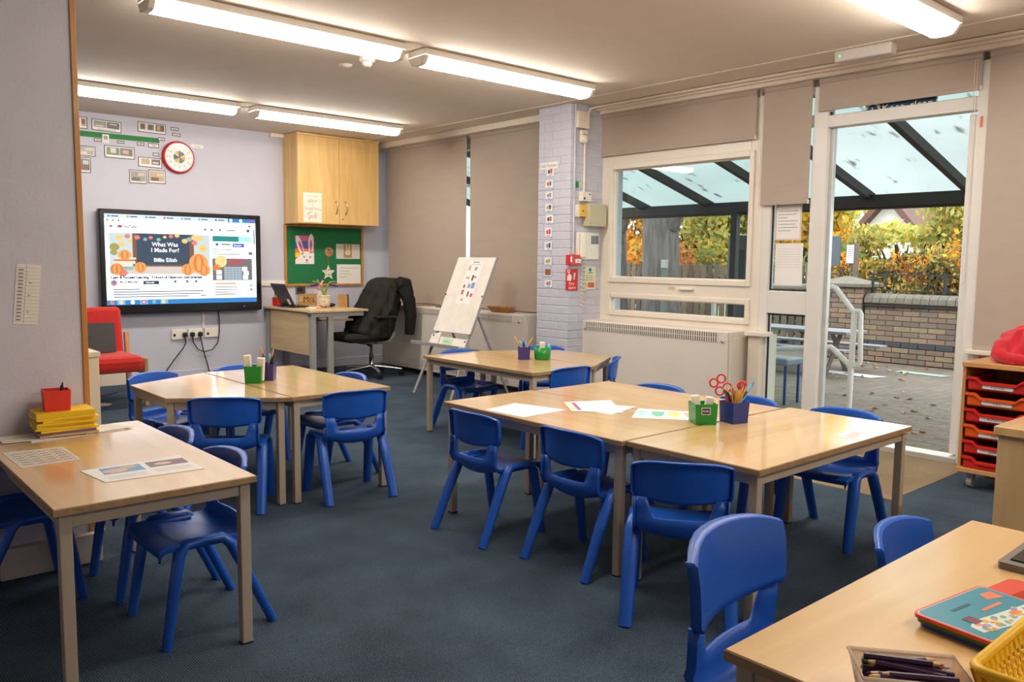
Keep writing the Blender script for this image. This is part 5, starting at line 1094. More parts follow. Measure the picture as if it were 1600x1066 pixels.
gp2 = thing('pencil_pot', 'rounded green pot with an eraser on the easel table', 'pot', (4.225, 4.43, TZ), group='plastic desk pots')
MB().lathe([(.054, 0), (.060, .01), (.064, .092), (.060, .092), (.055, .008), (0, .008)], (4.225, 4.43, TZ), 22).build('body', greenp, gp2)
eraser(4.222, 4.43, TZ + .01, .04, .03, .12, (0, 0, -.66), 'white eraser upright in the green pot on the easel table')
stick(4.25, 4.41, TZ + .01, .15, -.1, .11, .014, skyblue, skyblue, 'stubby turquoise sharpener stick in the green pot on the easel table', 'pen', name='pen')
# far left table
sa = sheetpoly('photo_worksheet', [(.752, 2.83), (1.068, 2.808), (1.066, 3.055), (.728, 3.035)], paper, 'stapled worksheet with two colour photographs at the front of the left table', t=.0016)
sf = FT(.752, 2.83, TZ + .0022, -.05); q = MB()
q.rect(sf, .02, .10, .15, .19, 0, .0); q.disc(sf, .06, .135, .04, 1, .0004, ry=.028); q.disc(sf, .11, .16, .03, 2, .0006, ry=.02); q.rect(sf, .17, .115, .30, .195, 3, 0); q.disc(sf, .22, .15, .03, 1, .0004, ry=.018); q.disc(sf, .27, .17, .025, 4, .0004, ry=.014)
for k in range(3): q.rect(sf, .02, .03 + k * .016, .14, .032 + k * .016, 5, 0); q.rect(sf, .17, .04 + k * .018, .29, .043 + k * .018, 5, 0)
q.build('photo_print', [M('pr_blue', (96, 160, 210), .6), M('pr_skin', (226, 182, 158), .6), M('pr_tan', (206, 180, 140), .6), M('pr_dusk', (120, 110, 124), .6), M('pr_brown', (150, 110, 90), .6), M('pale_lines', (206, 200, 210), .6)], sa)
sb = sheetpoly('word_mat', [(.585, 3.205), (.775, 3.212), (.778, 3.478), (.578, 3.50)], M('laminated_sheet', (226, 216, 202), .25), 'laminated word mat grid on the left edge of the left table')
q = MB(); wf2 = FT(.585, 3.21, TZ + .0014, .02)
for k in range(7): q.rect(wf2, .008, .02 + k * .038, .182, .0215 + k * .038, 0, 0)
for k in range(5): q.rect(wf2, .008 + k * .043, .02, .0095 + k * .043, .25, 0, 0)
for k in range(6):
    for j in range(4): q.rect(wf2, .015 + j * .043, .035 + k * .038, .043 + j * .043, .041 + k * .038, 1, .0002)
q.build('grid_print', [M('pink_grid', (206, 180, 160), .5), inkg], sb)['kind'] = 'stuff'
bz = TZ + .0006
tag(MB().prism([(.70, 3.62), (1.06, 3.66), (1.01, 3.80), (.72, 3.80)], bz, bz + .002).build('loose_paper', paper), 'loose white papers under the exercise books, spreading right', 'paper'); bz += .0024
tag(MB().prism([(.61, 3.66), (.78, 3.64), (.80, 3.80), (.61, 3.795)], bz, bz + .0015).build('loose_paper', paperc), 'curled sheet sticking out left under the exercise books', 'paper'); bz += .002
tag(MB().prism([(.90, 3.64), (1.10, 3.68), (1.04, 3.80), (.92, 3.80)], bz, bz + .0012).build('loose_paper', M('greyish_paper', (226, 218, 208), .7)), 'top loose sheet right of the exercise books', 'paper'); bz += .0016
purp = M('purple_cover', (120, 96, 136), .6); tanc = M('tan_cover', (206, 166, 100), .6); ylc = M('yellow_cover', (240, 196, 20), .55); pgs = M('book_pages', (226, 210, 178), .8)
random.seed(21)
bks = [(tanc, 'buff exercise book at the bottom of the stack on the left table'), (purp, 'purple exercise book second from the bottom of the stack on the left table')] + [(ylc, f'yellow exercise book, {w} in the left table stack') for w in ('lowest of the yellow ones', 'second yellow from below', 'third yellow from below', 'fourth yellow from below', 'fourth yellow from the top', 'third yellow from the top', 'just under the topmost')] + [(ylc, 'topmost yellow exercise book under the red pot')]
for i, (m, lab) in enumerate(bks):
    h = .0095; rz = random.uniform(-.09, .07); cx, cy = .845 + random.uniform(-.012, .012), 3.722 + random.uniform(-.006, .006)
    t = thing('exercise_book', lab, 'book', (cx, cy, bz), group='exercise books stacked on the left table')
    o = MB().box(-.105, .105, -.07, .07, .001, h - .001).build('pages', pgs, t); o.matrix_parent_inverse = Matrix()
    o = MB().box(-.108, .106, -.073, .073, 0, .0014).box(-.108, .106, -.073, .073, h - .0014, h).box(-.1085, .106, -.0735, -.0715, 0, h).build('cover', m, t); o.matrix_parent_inverse = Matrix()
    t.rotation_euler = (0, 0, rz); bz += h + .0004
pot(.815, 3.725, bz, .098, .083, M('tomato_plastic', (222, 54, 36), .45), -.1, 'tomato red pot standing on the yellow exercise books')
stick(.822, 3.728, bz + .008, .22, .08, .105, .007, blackp, blackp, 'black pen end poking out of the tomato red pot', 'pen', name='pen')
# right foreground table
def roundrect(w, h, rd, n=5):
    out = []
    for (cx, cy, a0) in [(w - rd, rd, -PI / 2), (w - rd, h - rd, 0), (rd, h - rd, PI / 2), (rd, rd, PI)]:
        out += [(cx + rd * math.cos(a0 + PI / 2 * k / n), cy + rd * math.sin(a0 + PI / 2 * k / n)) for k in range(n + 1)]
    return out
ba = math.radians(-8)
for i, (dx, dy, dz, cm_, lab) in enumerate([(.012, -.008, 0, M('blue_board', (70, 90, 160), .5), 'blue edged board book at the bottom of the pile on the right table'), (.006, -.004, .0105, M('green_board', (60, 110, 24), .5), 'green edged board book in the middle of the pile on the right table'), (0, 0, .0205, M('teal_board', (50, 138, 158), .35), 'teal picture book with a red border on top of the pile on the right table')]):
    t = thing('board_book', lab, 'book', (1.76 + dx, .49 + dy, TZ + dz), group='board books on the right table')
    bf = FT(1.664 + dx, .503 + dy, TZ + dz, ba); bf = (bf[0], bf[1] * .94, bf[2] * .79)
    MB().sheet(bf, roundrect(.285, .215, .02), .0095).build('cover', M('red_board', (216, 70, 52), .35) if i == 2 else cm_, t)
    if i == 2:
        MB().sheet(bf, [(x + .006, y + .006) for x, y in roundrect(.273, .203, .017)], .0004, 1, .0096).sheet(bf, [(x + .008, y + .008) for x, y in roundrect(.269, .199, .016)], .0004, 0, .0101).build('cover_panel', [cm_, paper], t)
        q = MB(); q.sheet(bf, [(.03, .05), (.13, .03), (.23, .04), (.25, .08), (.15, .09), (.07, .10), (.035, .085)], .0003, 0, .0107)
        random.seed(4)
        for k in range(40): xx = random.uniform(.05, .23); yy = random.uniform(.045, .085); q.disc(bf, xx, yy, random.uniform(.004, .010), random.choice([1, 2, 3, 4, 5]), .0111 + k * .00001, .0002, 7)
        q.rect(bf, .055, .085, .085, .12, 6, .0116); q.rect(bf, .09, .018, .2, .028, 3, .0107); q.rect(bf, .14, .115, .22, .125, 5, .0107); q.sheet(bf, [(.21, .15), (.26, .135), (.262, .175), (.225, .18)], .0003, 5, .0107); q.rect(bf, .08, .155, .15, .165, 7, .0107)
        q.build('cover_art', [M('art_pale', (206, 216, 206), .5), M('art_blue', (110, 140, 190), .5), M('art_green', (140, 170, 90), .5), yellowp, M('art_lilac', (170, 150, 180), .5), M('art_coral', (226, 120, 80), .5), M('art_maroon', (110, 60, 66), .5), M('art_dkteal', (24, 84, 96), .5)], t)['kind'] = 'stuff'
tag(MB().sheet(FT(1.945, .575, TZ, ba), roundrect(.12, .05, .02), .022).build('red_case', M('red_board', (216, 70, 52), .35)), 'red case tucked behind the board books on the right table', 'case')
tb = thing('pencil_tub', 'clear plastic tub of purple colouring pencils in the right foreground', 'tub', (1.39, .52, TZ))
clearp = TRANSL('frosted_tub', (240, 228, 214), .72, .03, 4, rough=.25)
e1, e2 = V((.62, -.785)), V((-.785, -.62)); A0 = V((1.372, .648))
def TP(a_, b_): p = A0 + e1 * a_ + e2 * b_; return (p.x, p.y)
TLn, TWd = .172, .11
q = MB(); O = [TP(-.0, 0), TP(TLn, 0), TP(TLn, TWd), TP(0, TWd)]; I = [TP(.012, .012), TP(TLn - .012, .012), TP(TLn - .012, TWd - .012), TP(.012, TWd - .012)]
def ringv(P_, z): return [(p[0], p[1], z) for p in P_]
q.add(ringv(I, TZ) + ringv(O, TZ + .06), [(0, 1, 2, 3)] + [(i, 4 + i, 4 + (i + 1) % 4, (i + 1) % 4) for i in range(4)]); o = q.build('tub_body', clearp, tb); md = o.modifiers.new('thick', 'SOLIDIFY'); md.thickness = .0015
q = MB(); q.tube([(*p, TZ + .06) for p in (O + O[:1])], .0035, 6); q.build('rim', clearp, tb)
plum = M('plum_lacquer', (64, 38, 66), .35); tipc = [('orange', orangep), ('blue', skyblue), ('green', greenp), ('red', redm), ('brown', M('tip_brown', (110, 60, 30), .5)), ('navy', navyp), ('pale blue', skyblue), ('yellow', yel)]
random.seed(9)
for i in range(36):
    a_ = random.uniform(.03, TLn - .05); b_ = random.uniform(.022, TWd - .03); th = random.uniform(-.45, .45) + (PI if random.random() < .45 else 0); L = .125
    c = A0 + e1 * min(max(a_, .078), TLn - .078) + e2 * b_; d = (e1 * math.cos(th) + e2 * math.sin(th) * .55).normalized(); z = TZ + .010 + (i // 7) * .0108
    p0 = V((c.x - d.x * L / 2, c.y - d.y * L / 2, z)); p1 = V((c.x + d.x * L / 2, c.y + d.y * L / 2, z + random.uniform(0, .008))); k = tipc[i % 8]
    t = thing('colouring_pencil', f'plum colouring pencil with {"an" if k[0] == "orange" else "a"} {k[0]} tip, {["lowest", "second", "middle", "fourth", "topmost"][min(4, i // 8)]} layer in the clear tub', 'pencil', tuple(p0), group='colouring pencils in the clear tub')
    MB().tube([p0, p0 + (p1 - p0) * .86], .0052, 6, smooth=False).build('shaft', plum, t); MB().tube([p0 + (p1 - p0) * .86, p0 + (p1 - p0) * .95], [.0046, .0026], 6).build('wood_cone', pw, t); MB().tube([p0 + (p1 - p0) * .95, p1], [.0026, .001], 6).build('lead_tip', k[1], t)
# yellow slotted basket
yb = thing('yellow_basket', 'yellow slotted plastic basket at the bottom right corner', 'basket', (1.55, .36, TZ)); yp = M('yellow_plastic', (232, 180, 20), .35)
bx0, bx1, by0, by1, bh = 1.425, 1.76, .225, .468, .076
fl_ = .02
q = MB().box(bx0 + fl_, bx1 - fl_, by0 + fl_, by1 - fl_, TZ, TZ + .004); q.build('base', yp, yb)
def wallbar(P0, P1, Q0, Q1, label):
    """sloping slotted side: P bottom edge, Q top edge"""
    P0, P1, Q0, Q1 = map(V, (P0, P1, Q0, Q1)); q = MB(); n = 14
    nrm = (P1 - P0).cross(Q0 - P0).normalized() * .0012
    def quad(a, b, c, d): q.add([a - nrm, b - nrm, c - nrm, d - nrm, a + nrm, b + nrm, c + nrm, d + nrm], [(3, 2, 1, 0), (4, 5, 6, 7), (0, 1, 5, 4), (1, 2, 6, 5), (2, 3, 7, 6), (3, 0, 4, 7)])
    def at(s_, t_): return (P0 + (P1 - P0) * s_) * (1 - t_) + (Q0 + (Q1 - Q0) * s_) * t_
    for (t0, t1) in [(0, .10), (.26, .32), (.46, .52), (.64, 1.0)]: quad(at(0, t0), at(1, t0), at(1, t1), at(0, t1))
    for k in range(n + 1):
        s_ = k / n; quad(at(max(0, s_ - .018), 0), at(min(1, s_ + .018), 0), at(min(1, s_ + .018), 1), at(max(0, s_ - .018), 1))
    q.build('slotted_side', yp, yb)['kind'] = 'stuff'
zb, zt = TZ, TZ + bh
Bc = [(bx0 + fl_, by0 + fl_, zb), (bx1 - fl_, by0 + fl_, zb), (bx1 - fl_, by1 - fl_, zb), (bx0 + fl_, by1 - fl_, zb)]; Tc = [(bx0, by0, zt), (bx1, by0, zt), (bx1, by1, zt), (bx0, by1, zt)]
for k in range(4): wallbar(Bc[k], Bc[(k + 1) % 4], Tc[k], Tc[(k + 1) % 4], '')
rr2 = roundrect(bx1 - bx0, by1 - by0, .025); MB().tube([(bx0 + x, by0 + y, zt) for x, y in rr2 + rr2[:1]], .009, 8).build('rim', yp, yb)
tag(MB().ball((1.64, .36, TZ + .033), .028, .028, .028).build('green_ball', M('lime_plastic', (96, 176, 40), .4)), 'green ball inside the yellow basket', 'ball')
tag(MB().ball((1.58, .34, TZ + .022), .022, .02, .016).build('brown_lump', M('brown_clay', (120, 84, 50), .7)), 'brown lump beside the green ball in the basket', 'clay')
tg = thing('grey_case', 'grey tray with dark inset at the right edge of the right table', 'tray', (2.38, .60, TZ))
q = FT(2.18, .532, TZ, .02); MB().sheet(q, roundrect(.26, .14, .01), .018).build('tray_body', M('grey_case_plastic', (120, 112, 104), .5), tg); MB().sheet(q, [(.03, .02), (.23, .02), (.23, .12), (.03, .12)], .004, 0, .018).build('dark_inset', blackg, tg)
MB().sheet(q, [(.08, .04), (.2, .04), (.2, .10), (.08, .10)], .001, 0, .022).build('white_panel', paper, tg)

# ================================================================== TRAY UNIT, SWEATER, NEAR UNIT
tu = thing('tray_unit', 'beech storage unit of red and orange name trays beside the door', 'storage unit', (5.44, 1.5, 0))
ux0, ux1, uy0, uy1, uz0, uz1 = 5.20, 5.66, 1.10, 1.858, .10, .756
oak = WOOD('unit_beech', (186, 128, 70), (206, 150, 92), .42, 2.5, 'Z', .1); oaky = WOOD('unit_beech_top', (196, 140, 82), (214, 160, 104), .42, 2.5, 'Y', .1)
MB().box(ux0 - .012, ux1, uy0, uy1, uz1 - .028, uz1, b=.003).build('top_board', oaky, tu); MB().box(ux0 - .012, ux1, uy0, uy1, uz0, uz0 + .028, b=.003).build('bottom_board', oaky, tu)
for yy in (uy0, (uy0 + uy1) / 2 - .009, uy1 - .02): MB().box(ux0, ux1, yy, yy + .018, uz0 + .028, uz1 - .028, b=.002).build('side_panel', oak, tu)
MB().box(ux1 - .012, ux1 - .002, uy0, uy1, uz0 + .02, uz1 - .02).build('back_panel', oak, tu)
for (xx, yy) in [(5.27, 1.80), (5.60, 1.80), (5.27, 1.16), (5.60, 1.16)]:
    c_ = MB().lathe([(.034, -.014), (.034, .014)], (xx, yy, .034), 16, axis='Y').build('castor', M('castor_grey', (176, 168, 158), .4), tu); MB().box(xx - .02, xx + .02, yy - .022, yy + .022, .06, .10, b=.003).build('castor_plate', greymetal, c_)
names = ['Fiorella', 'Talia', 'Aurora H', 'Lily', 'James', '']
rowc = [redm, orangep, redm, orangep, redm, redm]
tw_ = (uy1 - uy0) / 2 - .03
for colm in range(2):
    ya = uy1 - .024 - colm * ((uy1 - uy0) / 2 - .001); ybb = ya - tw_
    for k in range(6):
        zt_ = .672 - k * .0945; mt_ = rowc[k]; h_ = .068
        for yy in (ya + .003, ybb - .005): MB().box(ux0 + .005, ux1 - .02, yy - .004, yy + .003, zt_ - .020, zt_ - .012).build('runner', M('ivory_runner', (226, 204, 160), .4), tu)
        dr = MB().box(ux0 + .004, ux1 - .03, ybb + .012, ya - .012, zt_ - h_ - .008, zt_ - h_ + .0, b=.002)
        dr.box(ux0 + .004, ux0 + .010, ybb + .012, ya - .012, zt_ - h_, zt_ - .024); dr.box(ux0 + .004, ux1 - .03, ybb + .012, ybb + .016, zt_ - h_, zt_ - .008); dr.box(ux0 + .004, ux1 - .03, ya - .016, ya - .012, zt_ - h_, zt_ - .008)
        # front with scooped rim
        m0 = (ya + ybb) / 2; prof = [(ya - .003, zt_), (ya - .055, zt_), (ya - .085, zt_ - .026), (ybb + .085, zt_ - .026), (ybb + .055, zt_), (ybb + .003, zt_)]
        lo = [(p[0], p[1] - .014) for p in prof]; n_ = len(prof)
        dr.add([(ux0 - .014, *p) for p in prof] + [(ux0 - .014, *p) for p in lo] + [(ux0 + .008, *p) for p in prof] + [(ux0 + .008, *p) for p in lo], [(i, i + 1, n_ + i + 1, n_ + i) for i in range(n_ - 1)] + [(2 * n_ + i, i, i + 1, 2 * n_ + i + 1) for i in range(n_ - 1)][:0] + [(i, 2 * n_ + i, 2 * n_ + i + 1, i + 1) for i in range(n_ - 1)] + [(n_ + i, n_ + i + 1, 3 * n_ + i + 1, 3 * n_ + i) for i in range(n_ - 1)])
        fl2 = [(ya - .012, zt_ - .012), (ya - .055, zt_ - .012), (ya - .085, zt_ - .038), (ybb + .085, zt_ - .038), (ybb + .055, zt_ - .012), (ybb + .012, zt_ - .012), (ybb + .012, zt_ - h_), (ya - .012, zt_ - h_)]
        dr.add([(ux0 - .002, *p) for p in fl2], [list(range(8))[::-1]]); dr.add([(ux0 + .004, *p) for p in fl2], [list(range(8))])
        tr_ = dr.build('tray', mt_, tu)
        if colm == 0 and names[k]:
            g = FW(ya - .085, zt_ - .065, ux0 - .0025); lbp = MB()
            if k < 2: lbp.sheet(g, [(0, 0), (.17, 0), (.17, .026), (0, .026)], .0004, 1, .0005).sheet(g, [(x + .004, y + .002) for x, y in roundrect(.162, .022, .0105)], .0004, 0, .001)
            else: lbp.sheet(g, [(0, 0), (.17, 0), (.17, .026), (0, .026)], .0004, 0, .0005)
            lbp.build('name_label', [paper, M('label_green_grey', (120, 124, 100), .6)], tr_)
            text('label_lettering', names[k], g, .023, inkg, tr_, .085, .006, .0016, .0002, 'CENTER')
sw_ = thing('red_sweater', 'crumpled red school sweater lying on the beech tray unit', 'sweater', (5.42, 1.60, uz1))
q = MB(); random.seed(2); nu_, nv_ = 40, 20
def swp(i, j):
    a_ = 2 * PI * i / nu_; t_ = j / nv_; rr = math.sin(PI * min(t_, .999) * .5 + .0) if True else 1
    base = .19 * (1 - t_) ** .45; fold = 1 + .13 * math.sin(3 * a_ + 5 * t_) + .09 * math.sin(7 * a_ - 6 * t_) + .05 * math.sin(13 * a_ + 9 * t_)
    hgt = .205 * (1 - (1 - t_) ** 2.0) * (1 + .10 * math.sin(2 * a_ + 1))
    x = 5.42 + base * fold * .85 * math.cos(a_) ; y = 1.575 + base * fold * .95 * math.sin(a_)
    return (x, y, uz1 + .006 + hgt + .012 * math.sin(5 * a_ + 11 * t_) * (t_ * (1 - t_) * 4))
q.add([swp(i, j) for j in range(nv_ + 1) for i in range(nu_)], [(j * nu_ + i, j * nu_ + (i + 1) % nu_, (j + 1) * nu_ + (i + 1) % nu_, (j + 1) * nu_ + i) for j in range(nv_) for i in range(nu_)], 0, True)
q.add([swp(i, 0) for i in range(nu_)], [list(range(nu_))[::-1]])
q.build('body', redknit, sw_)
MB().tube([(5.33, 1.70, uz1 + .10), (5.27, 1.70, uz1 + .055), (5.262, 1.64, uz1 + .032), (5.268, 1.55, uz1 + .03)], [.045, .04, .034, .03], 10).build('sleeve', redknit, sw_)
MB().tube([(5.34, 1.52, uz1 + .10), (5.28, 1.50, uz1 + .05), (5.27, 1.45, uz1 + .035)], [.045, .04, .034], 10).build('sleeve', redknit, sw_)
nu2 = thing('maple_unit', 'pale maple storage unit cut by the right edge behind the foreground table', 'storage unit', (3.9, .75, 0))
MB().box(3.52, 4.30, .30, 1.115, .0, .665, b=.003).build('body', WOOD('maple_unit_side', (200, 164, 114), (216, 184, 134), .4, 2, 'Z'), nu2); MB().box(3.505, 4.31, .29, 1.127, .665, .70, b=.004).build('top', maple_x, nu2)
# papers on the side light glass
a = MB().rect(FW(3.525, 1.500, W + .010), 0, 0, .222, .268, 0, .001, .0008).build('glass_notice', paper); tag(a, 'upper typed notice with a red border on the side light glass', 'notice')
g = FW(3.525, 1.500, W + .010); q = MB()
for (x0_, y0_, x1_, y1_) in [(.006, .006, .216, .009), (.006, .259, .216, .262), (.006, .006, .009, .262), (.213, .006, .216, .262)]: q.rect(g, x0_, y0_, x1_, y1_, 0, .002)
for k in range(7): q.rect(g, .025, .22 - k * .025, [.19, .18, .10, .19, .17, .19, .13][k], .224 - k * .025, 1, .002)
q.build('print', [M('notice_red', (200, 120, 110), .6), inkg], a)
a = MB().rect(FW(3.515, 1.150, W + .010), 0, 0, .235, .325, 0, .001, .0008).build('glass_notice', paper); tag(a, 'lower faded sheet on the side light glass', 'notice')
g = FW(3.515, 1.150, W + .010); q = MB()
for k in range(8): q.rect(g, .02, .28 - k * .02, .21, .282 - k * .02, 0, .002)
q.build('print', M('pale_lines', (206, 200, 210), .6), a)

# ================================================================== OUTSIDE
GZ = -.02
paveM = M('paver', (120, 108, 94), .85, 0, .14, 5, .4, 50, objvar=.12)
def BRICKTEX(name, a, b_, mortar, w_, h_, scale=1.0):
    m, nt, bs = _new(name); N = nt.nodes; L = nt.links; tc = N.new('ShaderNodeTexCoord'); br = N.new('ShaderNodeTexBrick')
    br.inputs['Scale'].default_value = scale; br.inputs['Brick Width'].default_value = w_; br.inputs['Row Height'].default_value = h_; br.inputs['Mortar Size'].default_value = .004
    br.inputs['Color1'].default_value = (*s2l(a), 1); br.inputs['Color2'].default_value = (*s2l(b_), 1); br.inputs['Mortar'].default_value = (*s2l(mortar), 1)
    L.new(tc.outputs['Object'], br.inputs['Vector']); nz = N.new('ShaderNodeTexNoise'); nz.inputs['Scale'].default_value = 1.2; nz.inputs['Detail'].default_value = 6; L.new(tc.outputs['Object'], nz.inputs['Vector'])
    mr = N.new('ShaderNodeMapRange'); mr.inputs['To Min'].default_value = .75; mr.inputs['To Max'].default_value = 1.2; L.new(nz.outputs['Fac'], mr.inputs[0])
    hs = N.new('ShaderNodeHueSaturation'); L.new(mr.outputs[0], hs.inputs['Value']); L.new(br.outputs['Color'], hs.inputs['Color']); L.new(hs.outputs[0], bs.inputs['Base Color']); bs.inputs['Roughness'].default_value = .85
    return m
yard = struct(MB().box(W + .26, 16.0, -6, 20, GZ - .2, GZ - .004).build('ground_yard', BRICKTEX('paving_far', (122, 110, 96), (108, 98, 84), (88, 80, 70), .2, .1)))
struct(MB().box(16, 60, -30, 60, GZ - .25, GZ - .01).build('ground_beyond', M('far_grass', (110, 112, 70), .9, 0, .2, 2)))
pv = None; cnt = 0
for j in range(21):
    for i in range(13):
        x = 6.17 + j * .1035; y = 2.15 + i * .203 + (.1 if j % 2 else 0)
        if pv is None: o = MB().box(-.05, .05, -.0995, .0995, -.04, 0, b=.003).build('paver', paveM); pv = o.data
        else: o = bpy.data.objects.new('paver', pv); COL.objects.link(o)
        o.location = (x, y, GZ + random.uniform(-.0015, .0015)); o.parent = yard
struct(MB().box(W + .06, W + .27, 2.0, 3.7, GZ - .1, .0).build('trim_9', M('concrete_step', (168, 160, 148), .8, 0, .1, 12, .2)))
# brick boundary wall
WX = 11.3
bm_ = [M('yard_brick_' + str(i), c, .9, 0, .12, 14, .4, 60) for i, c in enumerate([(134, 118, 98), (124, 110, 94), (146, 128, 102), (128, 108, 92), (114, 102, 90), (142, 118, 100)])]
slate = M('coping_stone', (112, 106, 92), .85, 0, .14, 12, .5, 50); dkbrick = M('plinth_brick', (70, 70, 76), .8, 0, .1, 12, .3)
bw_ = thing('boundary_wall', 'weathered buff brick boundary wall with half round coping across the yard', 'wall', (WX, 4.3, GZ))
MB().box(WX + .004, WX + .23, 1.4, 5.36, GZ, .80).build('mortar_core', M('yard_mortar', (112, 101, 88), .9), bw_)
random.seed(13); bdat = {}
def ybrick(y0, y1, z0, z1, m, par, x0=WX - .008):
    key = (round(y1 - y0, 3), round(z1 - z0, 3), m.name)
    if key not in bdat:
        o = MB().box(0, .05, -(y1 - y0) / 2, (y1 - y0) / 2, 0, z1 - z0, b=.004).build('brick', m); bdat[key] = o.data
    else:
        o = bpy.data.objects.new('brick', bdat[key]); COL.objects.link(o)
    o.location = (x0, (y0 + y1) / 2, z0); adopt(o, par)
ch = .0715
for k in range(11):
    z0 = GZ + .01 + k * ch
    y = 2.7 + (.11 if k % 2 else 0)
    while y < 5.30:
        y1 = min(y + .215, 5.355)
        ybrick(y, y1, z0, z0 + ch - .009, dkbrick if k == 3 else random.choice(bm_), bw_, WX - (.028 if k <= 3 else .008)); y += .225
for k in range(24):
    y = 2.75 + k * .1085; q = MB(); n = 8
    pf_ = [(WX - .05 + .30 * (1 - math.cos(PI * i / n)) / 2, .795 + .015 + .115 * math.sin(PI * i / n) ** .7) for i in range(n + 1)] + [(WX + .25, .795), (WX - .05, .795)]
    q.add([(p[0], yy, p[1]) for yy in (y, y + .102) for p in pf_], [tuple(range(len(pf_))), tuple(range(len(pf_), 2 * len(pf_)))[::-1]] + [(i, len(pf_) + i, len(pf_) + (i + 1) % len(pf_), (i + 1) % len(pf_)) for i in range(len(pf_))]); q.build('coping_brick', slate, bw_)
MB().tube([(WX - .03, 1.4, .765), (WX - .03, 5.36, .75)], .012, 6).build('cable', blackp, bw_)
pier = thing('brick_pier', 'square brick gate pier with a pyramid stone cap', 'pier', (WX, 5.7, GZ)); MB().box(WX - .04, WX + .40, 5.385, 6.035, GZ, 1.0).build('mortar_core', M('yard_mortar', (112, 101, 88), .9), pier)
for k in range(14):
    z0 = GZ + .01 + k * ch; y = 5.38 - (.11 if k % 2 else 0)
    while y < 6.03:
        ya_, yb_ = max(y, 5.38), min(y + .215, 6.04)
        if yb_ - ya_ > .03: ybrick(ya_, yb_, z0, z0 + ch - .009, random.choice(bm_), pier, WX - .055)
        y += .225
q = MB().box(WX - .11, WX + .46, 5.31, 6.11, 1.0, 1.045, b=.006); q.prism([(WX - .11, 5.31), (WX + .46, 5.31), (WX + .46, 6.11), (WX - .11, 6.11)], 1.045, 1.15, 0, [(WX + .16, 5.68), (WX + .19, 5.68), (WX + .19, 5.74), (WX + .16, 5.74)]); q.build('cap_stone', slate, pier)
rl = thing('iron_railing', 'dark iron railing on top of the boundary wall', 'railing', (WX + .1, 4.2, .9)); irn = M('wrought_iron', (52, 56, 56), .6, .3)
for zz in (.96, 1.175): MB().box(WX + .09, WX + .11, 2.7, 5.33, zz, zz + .014).build('rail', irn, rl)
for k in range(28):
    y = 2.78 + k * .0935; MB().tube([(WX + .10, y, .915), (WX + .10, y, 1.225)], .0062, 6).ball((WX + .10, y, 1.23), .011, n=6, k=4).build('bar', irn, rl)
for y in (3.35, 4.35, 5.31): MB().box(WX + .085, WX + .115, y - .015, y + .015, .90, 1.20).build('post', irn, rl)
# timber fence along the rest of the yard
fn = thing('timber_fence', 'grey weathered picket fence beyond the window and side light', 'fence', (12.4, 9, GZ)); fw = [M('grey_timber_' + str(i), c, .85, 0, .15, 6, .3, 40) for i, c in enumerate([(112, 100, 88), (98, 86, 76), (122, 108, 90)])]
pk_ = {}
for k in range(46):
    y = 6.15 + k * .135; m = fw[k % 3]; h_ = 1.28 + .02 * ((k * 7) % 3)
    if k % 3 not in pk_: o = MB().box(-.01, .01, -.05, .05, GZ, 1.29, b=.003).build('paling', m); pk_[k % 3] = o.data
    else: o = bpy.data.objects.new('paling', pk_[k % 3]); COL.objects.link(o)
    o.location = (12.4, y, random.uniform(-.02, .02)); adopt(o, fn)
for zz in (.3, 1.0): MB().box(12.42, 12.46, 6.1, 12.4, zz, zz + .07).build('rail', fw[1], fn)
for y in (6.2, 8.0, 9.8, 11.6): MB().box(12.41, 12.50, y - .05, y + .05, GZ, 1.36).build('post', fw[1], fn)
# canopy over the yard
cn = thing('canopy', 'dark framed canopy roof of translucent sheets outside the windows', 'canopy', (7.3, 5, GZ)); cm_ = M('canopy_steel', (52, 48, 44), .6, .2)
sheetm = TRANSL('polycarbonate', (200, 206, 204), .80, .06, .9, spots=3.0, rough=.3)
def rz_(x): return 2.80 - (x - 6.0) * .272
RY = [.12, 1.12, 2.12, 3.12, 4.11, 5.11, 6.13, 7.13, 8.13, 9.13, 10.13]
def slope(y0, y1, x0, x1, d0, d1, name, m):
    q = MB(); q.add([(x, y, rz_(x) + d) for x in (x0, x1) for y in (y0, y1) for d in (d0, d1)], [(0, 1, 3, 2), (4, 6, 7, 5), (0, 4, 5, 1), (2, 3, 7, 6), (0, 2, 6, 4), (1, 5, 7, 3)]); return q.build(name, m, cn)
for y in RY: slope(y - .03, y + .03, 6.13, 8.72, -.09, .0, 'rafter', cm_)
for k in range(len(RY) - 1): slope(RY[k] + .01, RY[k + 1] - .01, 6.13, 8.95, .002, .010, 'roof_sheet', sheetm)
MB().box(8.60, 8.70, RY[0] - .3, RY[-1] + .3, 1.925, 2.045, b=.004).build('beam', cm_, cn); MB().box(8.70, 8.80, RY[0] - .3, RY[-1] + .3, 1.90, 2.03, b=.02).build('gutter', cm_, cn); MB().box(6.12, 6.18, RY[0] - .3, RY[-1] + .3, 2.62, 2.74).build('wall_plate', cm_, cn)
for y in (1.12, 5.74, 9.9): MB().box(8.61, 8.69, y - .04, y + .04, GZ, 1.93, b=.004).build('post', cm_, cn)
